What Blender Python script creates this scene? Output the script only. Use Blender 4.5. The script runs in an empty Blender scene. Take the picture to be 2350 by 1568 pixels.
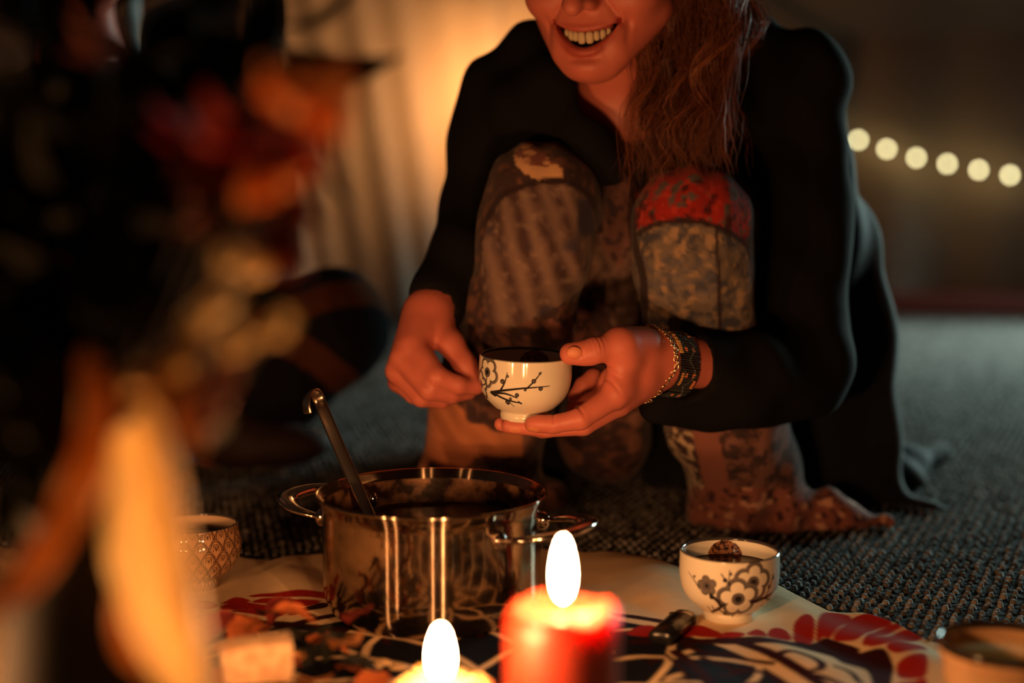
import bpy, bmesh, math, random
import numpy as np
from mathutils import Vector, Matrix

# ------------------------------------------------------------------ camera
sc = bpy.context.scene
COL = sc.collection
F = 50.0 / 36.0 * 2350.0
CX, CY = 1175.0, 784.0
CAMZ = 0.42
PITCH = math.atan(378.0 / F)
cam = bpy.data.cameras.new('camera')
cam.sensor_width = 36.0
cam.lens = 50.0
cam.clip_start = 0.02
cam.dof.use_dof = True
cam.dof.focus_distance = 1.415
cam.dof.aperture_fstop = 1.55
camo = bpy.data.objects.new('camera', cam)
camo.location = (0, 0, CAMZ)
camo.rotation_euler = (math.pi / 2 - PITCH, 0, 0)
COL.objects.link(camo)
sc.camera = camo

# ------------------------------------------------------------------ world, large lights, exposure
world = bpy.data.worlds.new('world')
sc.world = world
world.use_nodes = True
bgn = world.node_tree.nodes['Background']
bgn.inputs[0].default_value = (0.25, 0.38, 0.5, 1)
bgn.inputs[1].default_value = 0.005
sc.view_settings.view_transform = 'Standard'
sc.view_settings.look = 'None'
sc.view_settings.exposure = 0.0
sc.view_settings.gamma = 1.0
sc.view_settings.use_curve_mapping = False


def area_light(name, loc, target, size, size_y, power, color):
    l = bpy.data.lights.new(name, 'AREA')
    l.shape = 'RECTANGLE'
    l.size, l.size_y = size, size_y
    l.energy = power
    l.color = color
    o = bpy.data.objects.new(name, l)
    o.location = loc
    o.rotation_euler = (Vector(target) - Vector(loc)).to_track_quat('-Z', 'Y').to_euler()
    COL.objects.link(o)
    return o


# dusk daylight through the tent's open door: it lies out of the picture to the right, where the cool light
# on the carpet and on the edge of the shawl comes from; no opening is cut, the light stands just inside the wall
area_light('tent_door_right_offscreen', (2.25, 3.72, 0.60), (1.25, 3.05, -0.10), 1.0, 0.6, 42.0, (0.64, 0.90, 0.82)).data.spread = math.radians(110)


def point_light(name, loc, power, color, radius=0.006):
    l = bpy.data.lights.new(name, 'POINT')
    l.energy = power
    l.color = color
    l.shadow_soft_size = radius
    o = bpy.data.objects.new(name, l)
    o.location = loc
    COL.objects.link(o)
    return o


# ------------------------------------------------------------------ projection helpers (pixel of the 2350x1568 frame -> point)
SP, CP = math.sin(PITCH), math.cos(PITCH)


def W(px, py, Y):
    dx, dy = (px - CX) / F, (CY - py) / F
    d = np.array([dx, CP + dy * SP, -SP + dy * CP])
    t = Y / d[1]
    return np.array([d[0] * t, Y, CAMZ + d[2] * t])


def FL(px, py, z=0.0):
    dx, dy = (px - CX) / F, (CY - py) / F
    d = np.array([dx, CP + dy * SP, -SP + dy * CP])
    t = (z - CAMZ) / d[2]
    return np.array([d[0] * t, d[1] * t, z])


# ------------------------------------------------------------------ mesh helpers
def link(name, me, parent=None):
    o = bpy.data.objects.new(name, me)
    COL.objects.link(o)
    if parent is not None:
        o.parent = parent
    return o


def thing(name, label, cat, loc=(0, 0, 0), group=None):
    o = bpy.data.objects.new(name, None)
    o.empty_display_size = 0.02
    COL.objects.link(o)
    o.location = loc
    return tag(o, label, cat, group)


def tag(o, label, cat, group=None):
    o['label'] = label
    o['category'] = cat
    if group:
        o['group'] = group
    return o


def mesh_np(name, V, Fq, mat=None, parent=None, col=None, smooth=True, origin=(0, 0, 0)):
    """one mesh object out of numpy verts and a list/array of faces (quads or mixed)"""
    V = np.asarray(V, dtype=np.float64) - np.asarray(origin)
    me = bpy.data.meshes.new(name)
    if isinstance(Fq, np.ndarray):
        n, k = Fq.shape
        me.vertices.add(len(V))
        me.vertices.foreach_set('co', V.astype(np.float32).ravel())
        me.loops.add(n * k)
        me.loops.foreach_set('vertex_index', Fq.astype(np.int32).ravel())
        me.polygons.add(n)
        me.polygons.foreach_set('loop_start', np.arange(0, n * k, k, dtype=np.int32))
        try:
            me.polygons.foreach_set('loop_total', np.full(n, k, dtype=np.int32))
        except Exception:
            pass
    else:
        me.from_pydata([tuple(v) for v in V], [], [tuple(int(i) for i in f) for f in Fq])
    me.update(calc_edges=True)
    me.validate()
    if smooth:
        me.polygons.foreach_set('use_smooth', np.ones(len(me.polygons), dtype=bool))
    if col is not None:
        a = me.color_attributes.new('col', 'FLOAT_COLOR', 'POINT')
        c = np.ones((len(V), 4), dtype=np.float32)
        c[:, :3] = col
        a.data.foreach_set('color', c.ravel())
    if mat is not None:
        me.materials.append(mat)
    o = link(name, me, parent)
    if parent is None:
        o.location = origin
    return o


def join_np(parts):
    Vs, Fs, Cs, off = [], [], [], 0
    for V, Fq, C in parts:
        Vs.append(V)
        Fs.append(np.asarray(Fq) + off)
        Cs.append(np.broadcast_to(C, (len(V), 3)) if C is not None else np.ones((len(V), 3)))
        off += len(V)
    return np.vstack(Vs), np.vstack(Fs), np.vstack(Cs)


def lathe(profile, n=96, closed=True):
    """profile [(r,z)...] -> verts, quads; vertex index = j*n + i"""
    P = np.asarray(profile, float)
    th = np.arange(n) * 2 * math.pi / n
    r, z = P[:, 0][:, None], P[:, 1][:, None]
    V = np.stack([r * np.sin(th)[None], -r * np.cos(th)[None], np.broadcast_to(z, (len(P), n))], -1).reshape(-1, 3)
    j, i = np.meshgrid(np.arange(len(P) - 1), np.arange(n), indexing='ij')
    i2 = (i + 1) % n
    Q = np.stack([j * n + i, j * n + i2, (j + 1) * n + i2, (j + 1) * n + i], -1).reshape(-1, 4)
    return V, Q


def resample(pts, step):
    pts = np.asarray(pts, float)
    out = [pts[0]]
    for a, b in zip(pts[:-1], pts[1:]):
        m = max(1, int(math.ceil(np.linalg.norm(b - a) / step)))
        for k in range(1, m + 1):
            out.append(a + (b - a) * k / m)
    return np.array(out)


def catmull(pts, n=8, closed=False):
    P = np.asarray(pts, float)
    m = len(P)
    out = []
    rng = range(m) if closed else range(m - 1)
    for i in rng:
        if closed:
            p0, p1, p2, p3 = P[(i - 1) % m], P[i], P[(i + 1) % m], P[(i + 2) % m]
        else:
            p0, p1, p2, p3 = P[max(i - 1, 0)], P[i], P[i + 1], P[min(i + 2, m - 1)]
        for k in range(n):
            t = k / n
            out.append(0.5 * ((2 * p1) + (-p0 + p2) * t + (2 * p0 - 5 * p1 + 4 * p2 - p3) * t * t + (-p0 + 3 * p1 - 3 * p2 + p3) * t ** 3))
    if not closed:
        out.append(P[-1])
    return np.array(out)


def tube(path, radius, n=8, flat=1.0, up=None, caps=True):
    """sweep an (elliptical) section along a path -> verts, quads"""
    P = np.asarray(path, float)
    R = np.broadcast_to(np.asarray(radius, float), (len(P),))
    T = np.gradient(P, axis=0)
    T /= np.linalg.norm(T, axis=1)[:, None] + 1e-12
    ref = np.array(up if up is not None else (0, 0, 1), float)
    if up is None and abs(T[0] @ ref) > 0.9:
        ref = np.array((1.0, 0, 0))
    N = np.zeros_like(P)
    v = ref - T[0] * (ref @ T[0])
    v /= np.linalg.norm(v)
    for i in range(len(P)):
        v = v - T[i] * (v @ T[i])
        v /= np.linalg.norm(v) + 1e-12
        N[i] = v
    B = np.cross(T, N)
    th = np.arange(n) * 2 * math.pi / n
    ring = N[:, None] * (np.cos(th) * flat)[None, :, None] + B[:, None] * np.sin(th)[None, :, None]
    V = (P[:, None] + ring * R[:, None, None]).reshape(-1, 3)
    j, i = np.meshgrid(np.arange(len(P) - 1), np.arange(n), indexing='ij')
    i2 = (i + 1) % n
    Q = np.stack([j * n + i, j * n + i2, (j + 1) * n + i2, (j + 1) * n + i], -1).reshape(-1, 4)
    if caps:
        V = np.vstack([V, P[0], P[-1]])
        a, b = len(P) * n, len(P) * n + 1
        e = (len(P) - 1) * n
        i = np.arange(n)
        i2 = (i + 1) % n
        # quads with a doubled centre would be invalid: pair up the fan
        c1 = np.stack([np.full(n // 2, a), i2[0::2][: n // 2] * 0 + (i[0::2] + 2) % n, (i[0::2] + 1) % n, i[0::2]], -1)
        c2 = np.stack([np.full(n // 2, b), e + i[0::2], e + (i[0::2] + 1) % n, e + (i[0::2] + 2) % n], -1)
        Q = np.vstack([Q, c1, c2])
    return V, Q


def box_np(c, s):
    c, s = np.asarray(c, float), np.asarray(s, float) / 2
    V = np.array([[x, y, z] for x in (-1, 1) for y in (-1, 1) for z in (-1, 1)]) * s + c
    Q = np.array([[0, 1, 3, 2], [4, 6, 7, 5], [0, 4, 5, 1], [2, 3, 7, 6], [0, 2, 6, 4], [1, 5, 7, 3]])
    return V, Q


def ellipsoid_np(c, r, nu=12, nv=8, M=None):
    u = np.arange(nu) * 2 * math.pi / nu
    v = np.linspace(0.02, math.pi - 0.02, nv)
    V = np.stack([np.sin(v)[:, None] * np.cos(u), np.sin(v)[:, None] * np.sin(u), np.broadcast_to(np.cos(v)[:, None], (nv, nu))], -1).reshape(-1, 3) * np.asarray(r)
    if M is not None:
        V = V @ np.asarray(M).T
    V = V + np.asarray(c)
    j, i = np.meshgrid(np.arange(nv - 1), np.arange(nu), indexing='ij')
    i2 = (i + 1) % nu
    Q = np.stack([j * nu + i, (j + 1) * nu + i, (j + 1) * nu + i2, j * nu + i2], -1).reshape(-1, 4)
    return V, Q


# ------------------------------------------------------------------ noise
def _hash(ix, iy, iz, seed):
    h = (ix.astype(np.int64) * 374761393 + iy.astype(np.int64) * 668265263 + iz.astype(np.int64) * 2147483647 + seed * 144665) & 0x7fffffff
    h = ((h ^ (h >> 13)) * 1274126177) & 0x7fffffff
    return ((h ^ (h >> 16)) & 0xffff) / 65535.0


def vnoise(P, scale, seed=0):
    p = np.asarray(P, float) * scale
    if p.shape[-1] == 2:
        p = np.concatenate([p, np.zeros(p.shape[:-1] + (1,))], -1)
    i = np.floor(p).astype(np.int64)
    f = p - i
    f = f * f * (3 - 2 * f)
    r = 0
    for dx in (0, 1):
        for dy in (0, 1):
            for dz in (0, 1):
                w = (f[..., 0] if dx else 1 - f[..., 0]) * (f[..., 1] if dy else 1 - f[..., 1]) * (f[..., 2] if dz else 1 - f[..., 2])
                r = r + w * _hash(i[..., 0] + dx, i[..., 1] + dy, i[..., 2] + dz, seed)
    return r


def fbm(P, scale, seed=0, o=3):
    return sum(vnoise(P, scale * 2 ** k, seed + k) / 2 ** k for k in range(o)) / sum(1 / 2 ** k for k in range(o))


# ------------------------------------------------------------------ signed distance field + surface nets
class Field:
    def __init__(self, lo, hi, h):
        self.h = h
        self.lo = np.asarray(lo, float)
        n = np.ceil((np.asarray(hi, float) - self.lo) / h).astype(int) + 1
        self.ax = [self.lo[k] + np.arange(n[k]) * h for k in range(3)]
        self.D = np.full(n, 1e2, dtype=np.float32)

    def _sub(self, lo, hi):
        sl = []
        for k in range(3):
            a = max(0, int((lo[k] - self.lo[k]) / self.h))
            b = min(len(self.ax[k]), int((hi[k] - self.lo[k]) / self.h) + 2)
            if b <= a:
                return None, None
            sl.append(slice(a, b))
        g = [self.ax[k][sl[k]].astype(np.float32) for k in range(3)]
        return tuple(sl), (g[0][:, None, None], g[1][None, :, None], g[2][None, None, :])

    def _mix(self, sl, d, k, op):
        a = self.D[sl]
        if op == 'add':
            if k > 0:
                h = np.clip(0.5 + 0.5 * (a - d) / k, 0, 1)
                self.D[sl] = a + (d - a) * h - k * h * (1 - h)
            else:
                self.D[sl] = np.minimum(a, d)
        else:
            if k > 0:
                h = np.clip(0.5 - 0.5 * (a + d) / k, 0, 1)
                self.D[sl] = a + (-d - a) * h + k * h * (1 - h)
            else:
                self.D[sl] = np.maximum(a, -d)

    def cone(self, a, b, ra, rb, k=0.006, op='add'):
        a, b = np.asarray(a, float), np.asarray(b, float)
        m = max(ra, rb) + k + 3 * self.h + 0.004
        sl, g = self._sub(np.minimum(a, b) - m, np.maximum(a, b) + m)
        if sl is None:
            return self
        ba = b - a
        L2 = max(float(ba @ ba), 1e-12)
        t = np.clip(((g[0] - a[0]) * ba[0] + (g[1] - a[1]) * ba[1] + (g[2] - a[2]) * ba[2]) / L2, 0, 1)
        d = np.sqrt((g[0] - a[0] - t * ba[0]) ** 2 + (g[1] - a[1] - t * ba[1]) ** 2 + (g[2] - a[2] - t * ba[2]) ** 2) - (ra + (rb - ra) * t)
        self._mix(sl, d.astype(np.float32), k, op)
        return self

    def chain(self, pts, rs, k=0.006, op='add'):
        for i in range(len(pts) - 1):
            self.cone(pts[i], pts[i + 1], rs[i], rs[i + 1], k, op)
        return self

    def ell(self, c, r, M=None, k=0.006, op='add'):
        c, r = np.asarray(c, float), np.asarray(r, float)
        m = max(r) + k + 3 * self.h + 0.004
        sl, g = self._sub(c - m, c + m)
        if sl is None:
            return self
        q = [g[0] - c[0], g[1] - c[1], g[2] - c[2]]
        if M is not None:
            M = np.asarray(M)
            q = [M[0, i] * q[0] + M[1, i] * q[1] + M[2, i] * q[2] for i in range(3)]
        k0 = np.sqrt((q[0] / r[0]) ** 2 + (q[1] / r[1]) ** 2 + (q[2] / r[2]) ** 2)
        k1 = np.sqrt((q[0] / r[0] ** 2) ** 2 + (q[1] / r[1] ** 2) ** 2 + (q[2] / r[2] ** 2) ** 2) + 1e-6
        self._mix(sl, (k0 * (k0 - 1) / k1).astype(np.float32), k, op)
        return self

    def crease(self, c, n, rad, depth, width):
        c, n = np.asarray(c, float), np.asarray(n, float)
        n = n / np.linalg.norm(n)
        sl, g = self._sub(c - rad, c + rad)
        if sl is None:
            return self
        q = [g[0] - c[0], g[1] - c[1], g[2] - c[2]]
        s = q[0] * n[0] + q[1] * n[1] + q[2] * n[2]
        r2 = (q[0] ** 2 + q[1] ** 2 + q[2] ** 2) / rad ** 2
        self.D[sl] += (depth * np.exp(-(s / width) ** 2) * np.clip(1 - r2, 0, 1)).astype(np.float32)
        return self

    def warp(self, fn, lo=None, hi=None):
        """add fn(points) to the field where it is near the surface"""
        idx = np.argwhere(np.abs(self.D) < 0.03)
        if len(idx) == 0:
            return self
        P = self.lo + idx * self.h
        self.D[idx[:, 0], idx[:, 1], idx[:, 2]] += fn(P).astype(np.float32)
        return self

    def mesh(self):
        D = self.D
        S = D < 0
        c = [S[x: S.shape[0] - 1 + x, y: S.shape[1] - 1 + y, z: S.shape[2] - 1 + z] for x in (0, 1) for y in (0, 1) for z in (0, 1)]
        anyc, allc = c[0].copy(), c[0].copy()
        for q in c[1:]:
            anyc |= q
            allc &= q
        act = np.argwhere(anyc & ~allc)
        ids = np.full(anyc.shape, -1, dtype=np.int32)
        ids[act[:, 0], act[:, 1], act[:, 2]] = np.arange(len(act))
        corners = np.array([[x, y, z] for x in (0, 1) for y in (0, 1) for z in (0, 1)])
        vals = np.stack([D[act[:, 0] + q[0], act[:, 1] + q[1], act[:, 2] + q[2]] for q in corners], 1)
        pos = np.zeros((len(act), 3))
        cnt = np.zeros(len(act))
        for i in range(8):
            for j in range(i + 1, 8):
                if np.abs(corners[i] - corners[j]).sum() != 1:
                    continue
                a, b = vals[:, i], vals[:, j]
                m = (a < 0) != (b < 0)
                t = np.where(m, a / np.where(m, a - b, 1), 0)
                p = corners[i] + t[:, None] * (corners[j] - corners[i])
                pos += p * m[:, None]
                cnt += m
        V = self.lo + (act + pos / cnt[:, None]) * self.h
        quads = []
        for ax in range(3):
            o1, o2 = [(1, 2), (2, 0), (0, 1)][ax]
            n = list(S.shape)
            sa = [slice(None)] * 3
            sb = [slice(None)] * 3
            sa[ax], sb[ax] = slice(0, n[ax] - 1), slice(1, n[ax])
            A, B = S[tuple(sa)], S[tuple(sb)]
            e = np.argwhere(A != B)
            e = e[(e[:, o1] > 0) & (e[:, o2] > 0) & (e[:, o1] < n[o1] - 1) & (e[:, o2] < n[o2] - 1)]
            inside = A[e[:, 0], e[:, 1], e[:, 2]]

            def cell(d1, d2):
                q = e.copy()
                q[:, o1] -= d1
                q[:, o2] -= d2
                return ids[q[:, 0], q[:, 1], q[:, 2]]
            q = np.stack([cell(1, 1), cell(0, 1), cell(0, 0), cell(1, 0)], 1)
            q[~inside] = q[~inside][:, ::-1]
            quads.append(q)
        Q = np.vstack(quads)
        Q = Q[(Q >= 0).all(1)]
        return V, Q


def smooth_np(V, Q, it=2, lam=0.5):
    E = np.vstack([Q[:, [0, 1]], Q[:, [1, 2]], Q[:, [2, 3]], Q[:, [3, 0]]])
    for _ in range(it):
        acc = np.zeros_like(V)
        cnt = np.zeros(len(V))
        for a, b in ((0, 1), (1, 0)):
            for k in range(3):
                acc[:, k] += np.bincount(E[:, a], V[E[:, b], k], len(V))
            cnt += np.bincount(E[:, a], minlength=len(V))
        V = V + lam * (acc / np.maximum(cnt, 1)[:, None] - V)
    return V


# ------------------------------------------------------------------ materials
def principled(name, color=(0.5, 0.5, 0.5), rough=0.6, metal=0.0, attr=False, spec=0.5, sss=0.0, sssr=(0.01, 0.004, 0.002),
               bump=None, mix=None, sheen=0.0, aniso=0.0, coat=0.0, trans=0.0):
    """bump=(scale,strength,distance)  mix=(color2,scale,lo,hi): noise-blend to a second colour"""
    m = bpy.data.materials.new(name)
    m.use_nodes = True
    nt = m.node_tree
    b = nt.nodes['Principled BSDF']
    b.inputs['Base Color'].default_value = (*color, 1)
    b.inputs['Roughness'].default_value = rough
    b.inputs['Metallic'].default_value = metal
    b.inputs['Specular IOR Level'].default_value = spec
    if sss:
        b.inputs['Subsurface Weight'].default_value = sss
        b.inputs['Subsurface Radius'].default_value = sssr
        b.inputs['Subsurface Scale'].default_value = 1.0
    if sheen:
        b.inputs['Sheen Weight'].default_value = sheen
        b.inputs['Sheen Roughness'].default_value = 0.5
    if aniso:
        b.inputs['Anisotropic'].default_value = aniso
    if coat:
        b.inputs['Coat Weight'].default_value = coat
    if trans:
        b.inputs['Transmission Weight'].default_value = trans
    tc = nt.nodes.new('ShaderNodeTexCoord')
    src = None
    if attr:
        a = nt.nodes.new('ShaderNodeAttribute')
        a.attribute_name = 'col'
        src = a.outputs['Color']
    if mix:
        c2, scale, lo, hi = mix
        n = nt.nodes.new('ShaderNodeTexNoise')
        n.inputs['Scale'].default_value = scale
        n.inputs['Detail'].default_value = 4
        r = nt.nodes.new('ShaderNodeMapRange')
        r.inputs['From Min'].default_value = lo
        r.inputs['From Max'].default_value = hi
        mx = nt.nodes.new('ShaderNodeMix')
        mx.data_type = 'RGBA'
        nt.links.new(tc.outputs['Object'], n.inputs['Vector'])
        nt.links.new(n.outputs['Fac'], r.inputs['Value'])
        nt.links.new(r.outputs['Result'], mx.inputs['Factor'])
        if src:
            nt.links.new(src, mx.inputs['A'])
        else:
            mx.inputs['A'].default_value = (*color, 1)
        mx.inputs['B'].default_value = (*c2, 1)
        src = mx.outputs['Result']
    if src:
        nt.links.new(src, b.inputs['Base Color'])
    if bump:
        n = nt.nodes.new('ShaderNodeTexNoise')
        n.inputs['Scale'].default_value = bump[0]
        n.inputs['Detail'].default_value = 5
        bp = nt.nodes.new('ShaderNodeBump')
        bp.inputs['Strength'].default_value = bump[1]
        bp.inputs['Distance'].default_value = bump[2]
        nt.links.new(tc.outputs['Object'], n.inputs['Vector'])
        nt.links.new(n.outputs['Fac'], bp.inputs['Height'])
        nt.links.new(bp.outputs['Normal'], b.inputs['Normal'])
    return m


def emission(name, color, strength):
    m = bpy.data.materials.new(name)
    m.use_nodes = True
    nt = m.node_tree
    nt.nodes.remove(nt.nodes['Principled BSDF'])
    e = nt.nodes.new('ShaderNodeEmission')
    e.inputs['Color'].default_value = (*color, 1)
    e.inputs['Strength'].default_value = strength
    nt.links.new(e.outputs[0], nt.nodes['Material Output'].inputs['Surface'])
    return m


def petal_mat(name, color, trans=0.4, rough=0.7):
    m = bpy.data.materials.new(name)
    m.use_nodes = True
    nt = m.node_tree
    b = nt.nodes['Principled BSDF']
    b.inputs['Base Color'].default_value = (*color, 1)
    b.inputs['Roughness'].default_value = rough
    t = nt.nodes.new('ShaderNodeBsdfTranslucent')
    t.inputs['Color'].default_value = (*color, 1)
    mx = nt.nodes.new('ShaderNodeMixShader')
    mx.inputs[0].default_value = trans
    nt.links.new(b.outputs[0], mx.inputs[1])
    nt.links.new(t.outputs[0], mx.inputs[2])
    nt.links.new(mx.outputs[0], nt.nodes['Material Output'].inputs['Surface'])
    return m


CANDLE = (1.0, 0.46, 0.15)

# ================================================================== SETTING
TC = np.array([0.2, 0.3])
TR = 4.2
WALLH = 0.85


far_px = [(-400, 1250), (0, 1258), (300, 1266), (460, 1270), (540, 1280), (620, 1296), (700, 1278), (800, 1268), (1000, 1264), (1200, 1268), (1340, 1277), (1430, 1277), (1500, 1290), (1560, 1302), (1700, 1328), (1795, 1358), (1850, 1384), (1900, 1408), (1960, 1420), (2060, 1448), (2150, 1480)]
FARP = np.array([FL(*p)[:2] for p in far_px])
CLX0, CLX1 = -0.72, float(FARP[-1, 0])


def cloth_far(x):
    return np.interp(x, FARP[:, 0], FARP[:, 1])


def build_setting():
    m_canvas = principled('tent_canvas', (0.185, 0.135, 0.118), 0.9, bump=(14, 0.5, 0.02), mix=((0.135, 0.097, 0.085), 2.5, 0.35, 0.7))
    # floor: the dark woven carpet
    mf = bpy.data.materials.new('woven_carpet')
    mf.use_nodes = True
    nt = mf.node_tree
    b = nt.nodes['Principled BSDF']
    b.inputs['Roughness'].default_value = 0.95
    b.inputs['Specular IOR Level'].default_value = 0.1
    tc = nt.nodes.new('ShaderNodeTexCoord')
    v = nt.nodes.new('ShaderNodeTexVoronoi')
    v.inputs['Scale'].default_value = 85
    r = nt.nodes.new('ShaderNodeMapRange')
    r.inputs['From Min'].default_value = 0.15
    r.inputs['From Max'].default_value = 0.75
    mx = nt.nodes.new('ShaderNodeMix')
    mx.data_type = 'RGBA'
    # between the raised loops the ground weave is dark; past them flat loops carry the same yarn tone
    sx = nt.nodes.new('ShaderNodeSeparateXYZ')
    nt.links.new(tc.outputs['Object'], sx.inputs[0])
    tests = []
    for ax, lo, hi in (('X', -1.0, 1.66), ('Y', 1.02, 4.08)):
        for op, val in (('GREATER_THAN', lo), ('LESS_THAN', hi)):
            q = nt.nodes.new('ShaderNodeMath')
            q.operation = op
            q.inputs[1].default_value = val
            nt.links.new(sx.outputs[ax], q.inputs[0])
            tests.append(q.outputs[0])
    acc = tests[0]
    for o_ in tests[1:]:
        q = nt.nodes.new('ShaderNodeMath')
        q.operation = 'MULTIPLY'
        nt.links.new(acc, q.inputs[0])
        nt.links.new(o_, q.inputs[1])
        acc = q.outputs[0]
    my = nt.nodes.new('ShaderNodeMix')
    my.data_type = 'RGBA'
    my.inputs['A'].default_value = (0.15, 0.138, 0.13, 1)
    my.inputs['B'].default_value = (0.035, 0.032, 0.030, 1)
    nt.links.new(acc, my.inputs['Factor'])
    nt.links.new(my.outputs['Result'], mx.inputs['A'])
    mx.inputs['B'].default_value = (0.006, 0.0055, 0.0055, 1)
    nt.links.new(tc.outputs['Object'], v.inputs['Vector'])
    nt.links.new(v.outputs['Distance'], r.inputs['Value'])
    nt.links.new(r.outputs['Result'], mx.inputs['Factor'])
    nt.links.new(mx.outputs['Result'], b.inputs['Base Color'])
    bp = nt.nodes.new('ShaderNodeBump')
    bp.inputs['Strength'].default_value = 0.8
    bp.inputs['Distance'].default_value = 0.004
    bp.invert = True
    nt.links.new(v.outputs['Distance'], bp.inputs['Height'])
    nt.links.new(bp.outputs['Normal'], b.inputs['Normal'])
    n = 96
    th = np.arange(n) * 2 * math.pi / n
    ring = np.stack([TC[0] + (TR + 0.05) * np.sin(th), TC[1] + (TR + 0.05) * np.cos(th), np.zeros(n)], 1)
    me = bpy.data.meshes.new('floor')
    me.from_pydata([tuple(p) for p in ring], [], [tuple(range(n - 1, -1, -1))])
    me.update()
    me.materials.append(mf)
    fl = link('floor', me)
    fl['kind'] = 'structure'
    # raised yarn loops near the camera: real relief, too many to pick apart
    rng = np.random.default_rng(3)
    a, bb = np.array([0.0108, -0.0042]), np.array([0.0066, 0.0146])
    ii, jj = np.meshgrid(np.arange(-420, 420), np.arange(-200, 320), indexing='ij')
    P = ii[..., None] * a + jj[..., None] * bb
    P = P.reshape(-1, 2) + np.array([0.2, 1.5])
    px = CX + P[:, 0] / np.maximum(P[:, 1], .1) * F
    keep = (P[:, 1] > 1.02) & (P[:, 1] < 4.08) & (P[:, 0] > -1.0) & (P[:, 0] < 1.66) & (np.hypot(P[:, 0] - TC[0], P[:, 1] - TC[1]) < TR - 0.07) & ((P[:, 1] > cloth_far(P[:, 0]) + 0.010) | (P[:, 0] > CLX1 + 0.008))
    P = P[keep] + rng.normal(0, 0.0007, (keep.sum(), 2))
    nd = 4
    t = np.arange(nd) * 2 * math.pi / nd
    base = np.vstack([np.stack([1.1 * np.cos(t), 1.1 * np.sin(t), 0 * t], 1), np.stack([.72 * np.cos(t), .72 * np.sin(t), 0 * t + .95], 1)])
    N = len(P)
    ang = rng.normal(0.42, 0.3, N)
    sx = rng.uniform(0.0026, 0.0042, N)
    sy = rng.uniform(0.0042, 0.0068, N)
    sz = rng.uniform(0.0028, 0.0052, N)
    X = base[None, :, 0] * sx[:, None]
    Yv = base[None, :, 1] * sy[:, None]
    ca, sa = np.cos(ang)[:, None], np.sin(ang)[:, None]
    V = np.stack([P[:, :1] + X * ca + Yv * sa, P[:, 1:] - X * sa + Yv * ca, base[None, :, 2] * sz[:, None] + 0.0002], -1)
    q = []
    for i in range(nd):
        q.append([i, (i + 1) % nd, nd + (i + 1) % nd, nd + i])
    q.append([nd, nd + 1, nd + 2, nd + 3])
    Q = (np.array(q)[None] + (np.arange(N) * len(base))[:, None, None]).reshape(-1, 4)
    tone = rng.uniform(0.25, 1.5, N)[:, None, None] * np.array([0.17, 0.157, 0.149]) * np.ones_like(base[None, :, 2:3])
    m_loop = principled('yarn_loop', rough=0.9, attr=True, spec=0.15)
    lp = mesh_np('yarn_loops', V.reshape(-1, 3), Q, m_loop, fl, col=tone.reshape(-1, 3))
    lp['kind'] = 'stuff'
    # wall: canvas all round, with soft hanging folds
    n = 720
    th = np.arange(n) * 2 * math.pi / n
    zs = np.linspace(0, WALLH, 14)
    fold = 0.03 * np.sin(th * 46 + 1.3 * np.sin(th * 9)) + 0.02 * np.sin(th * 91 + 2)
    V = []
    for z in zs:
        k = 1 - 0.6 * z / WALLH
        rr = TR + fold * k
        V.append(np.stack([TC[0] + rr * np.sin(th), TC[1] + rr * np.cos(th), np.full(n, z)], 1))
    V = np.vstack(V)
    j, i = np.meshgrid(np.arange(len(zs) - 1), np.arange(n), indexing='ij')
    i2 = (i + 1) % n
    Q = np.stack([j * n + i, j * n + i2, (j + 1) * n + i2, (j + 1) * n + i], -1).reshape(-1, 4)
    w = mesh_np('wall_back', V, Q, m_canvas)
    w['kind'] = 'structure'
    # roof cone
    zs = np.linspace(0, 1, 10)
    V = []
    for s in zs:
        rr = (TR + fold * 0.4 * (1 - s)) * (1 - s) + 0.05 * s
        V.append(np.stack([TC[0] + rr * np.sin(th), TC[1] + rr * np.cos(th), np.full(n, WALLH + s * 2.6 - 0.25 * math.sin(math.pi * s))], 1))
    V = np.vstack(V)
    j, i = np.meshgrid(np.arange(len(zs) - 1), np.arange(n), indexing='ij')
    i2 = (i + 1) % n
    Q = np.stack([j * n + i, j * n + i2, (j + 1) * n + i2, (j + 1) * n + i], -1).reshape(-1, 4)
    c = mesh_np('ceiling', V, Q, m_canvas)
    c['kind'] = 'structure'
    # red ground strip along the foot of the wall
    m_red = principled('red_strip', (0.10, 0.012, 0.010), 0.85, bump=(60, 0.3, 0.004))
    n = 360
    th = np.arange(n) * 2 * math.pi / n
    V = []
    for rr, z in ((TR - 0.06, 0), (TR - 0.06, 0.062), (TR - 0.03, 0.07), (TR + 0.03, 0.07)):
        wob = 0.006 * np.sin(th * 37)
        V.append(np.stack([TC[0] + (rr + wob) * np.sin(th), TC[1] + (rr + wob) * np.cos(th), np.full(n, z)], 1))
    V = np.vstack(V)
    j, i = np.meshgrid(np.arange(3), np.arange(n), indexing='ij')
    i2 = (i + 1) % n
    Q = np.stack([j * n + i, j * n + i2, (j + 1) * n + i2, (j + 1) * n + i], -1).reshape(-1, 4)
    b = mesh_np('baseboard_back', V, Q, m_red)
    b['kind'] = 'structure'


build_setting()


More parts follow.
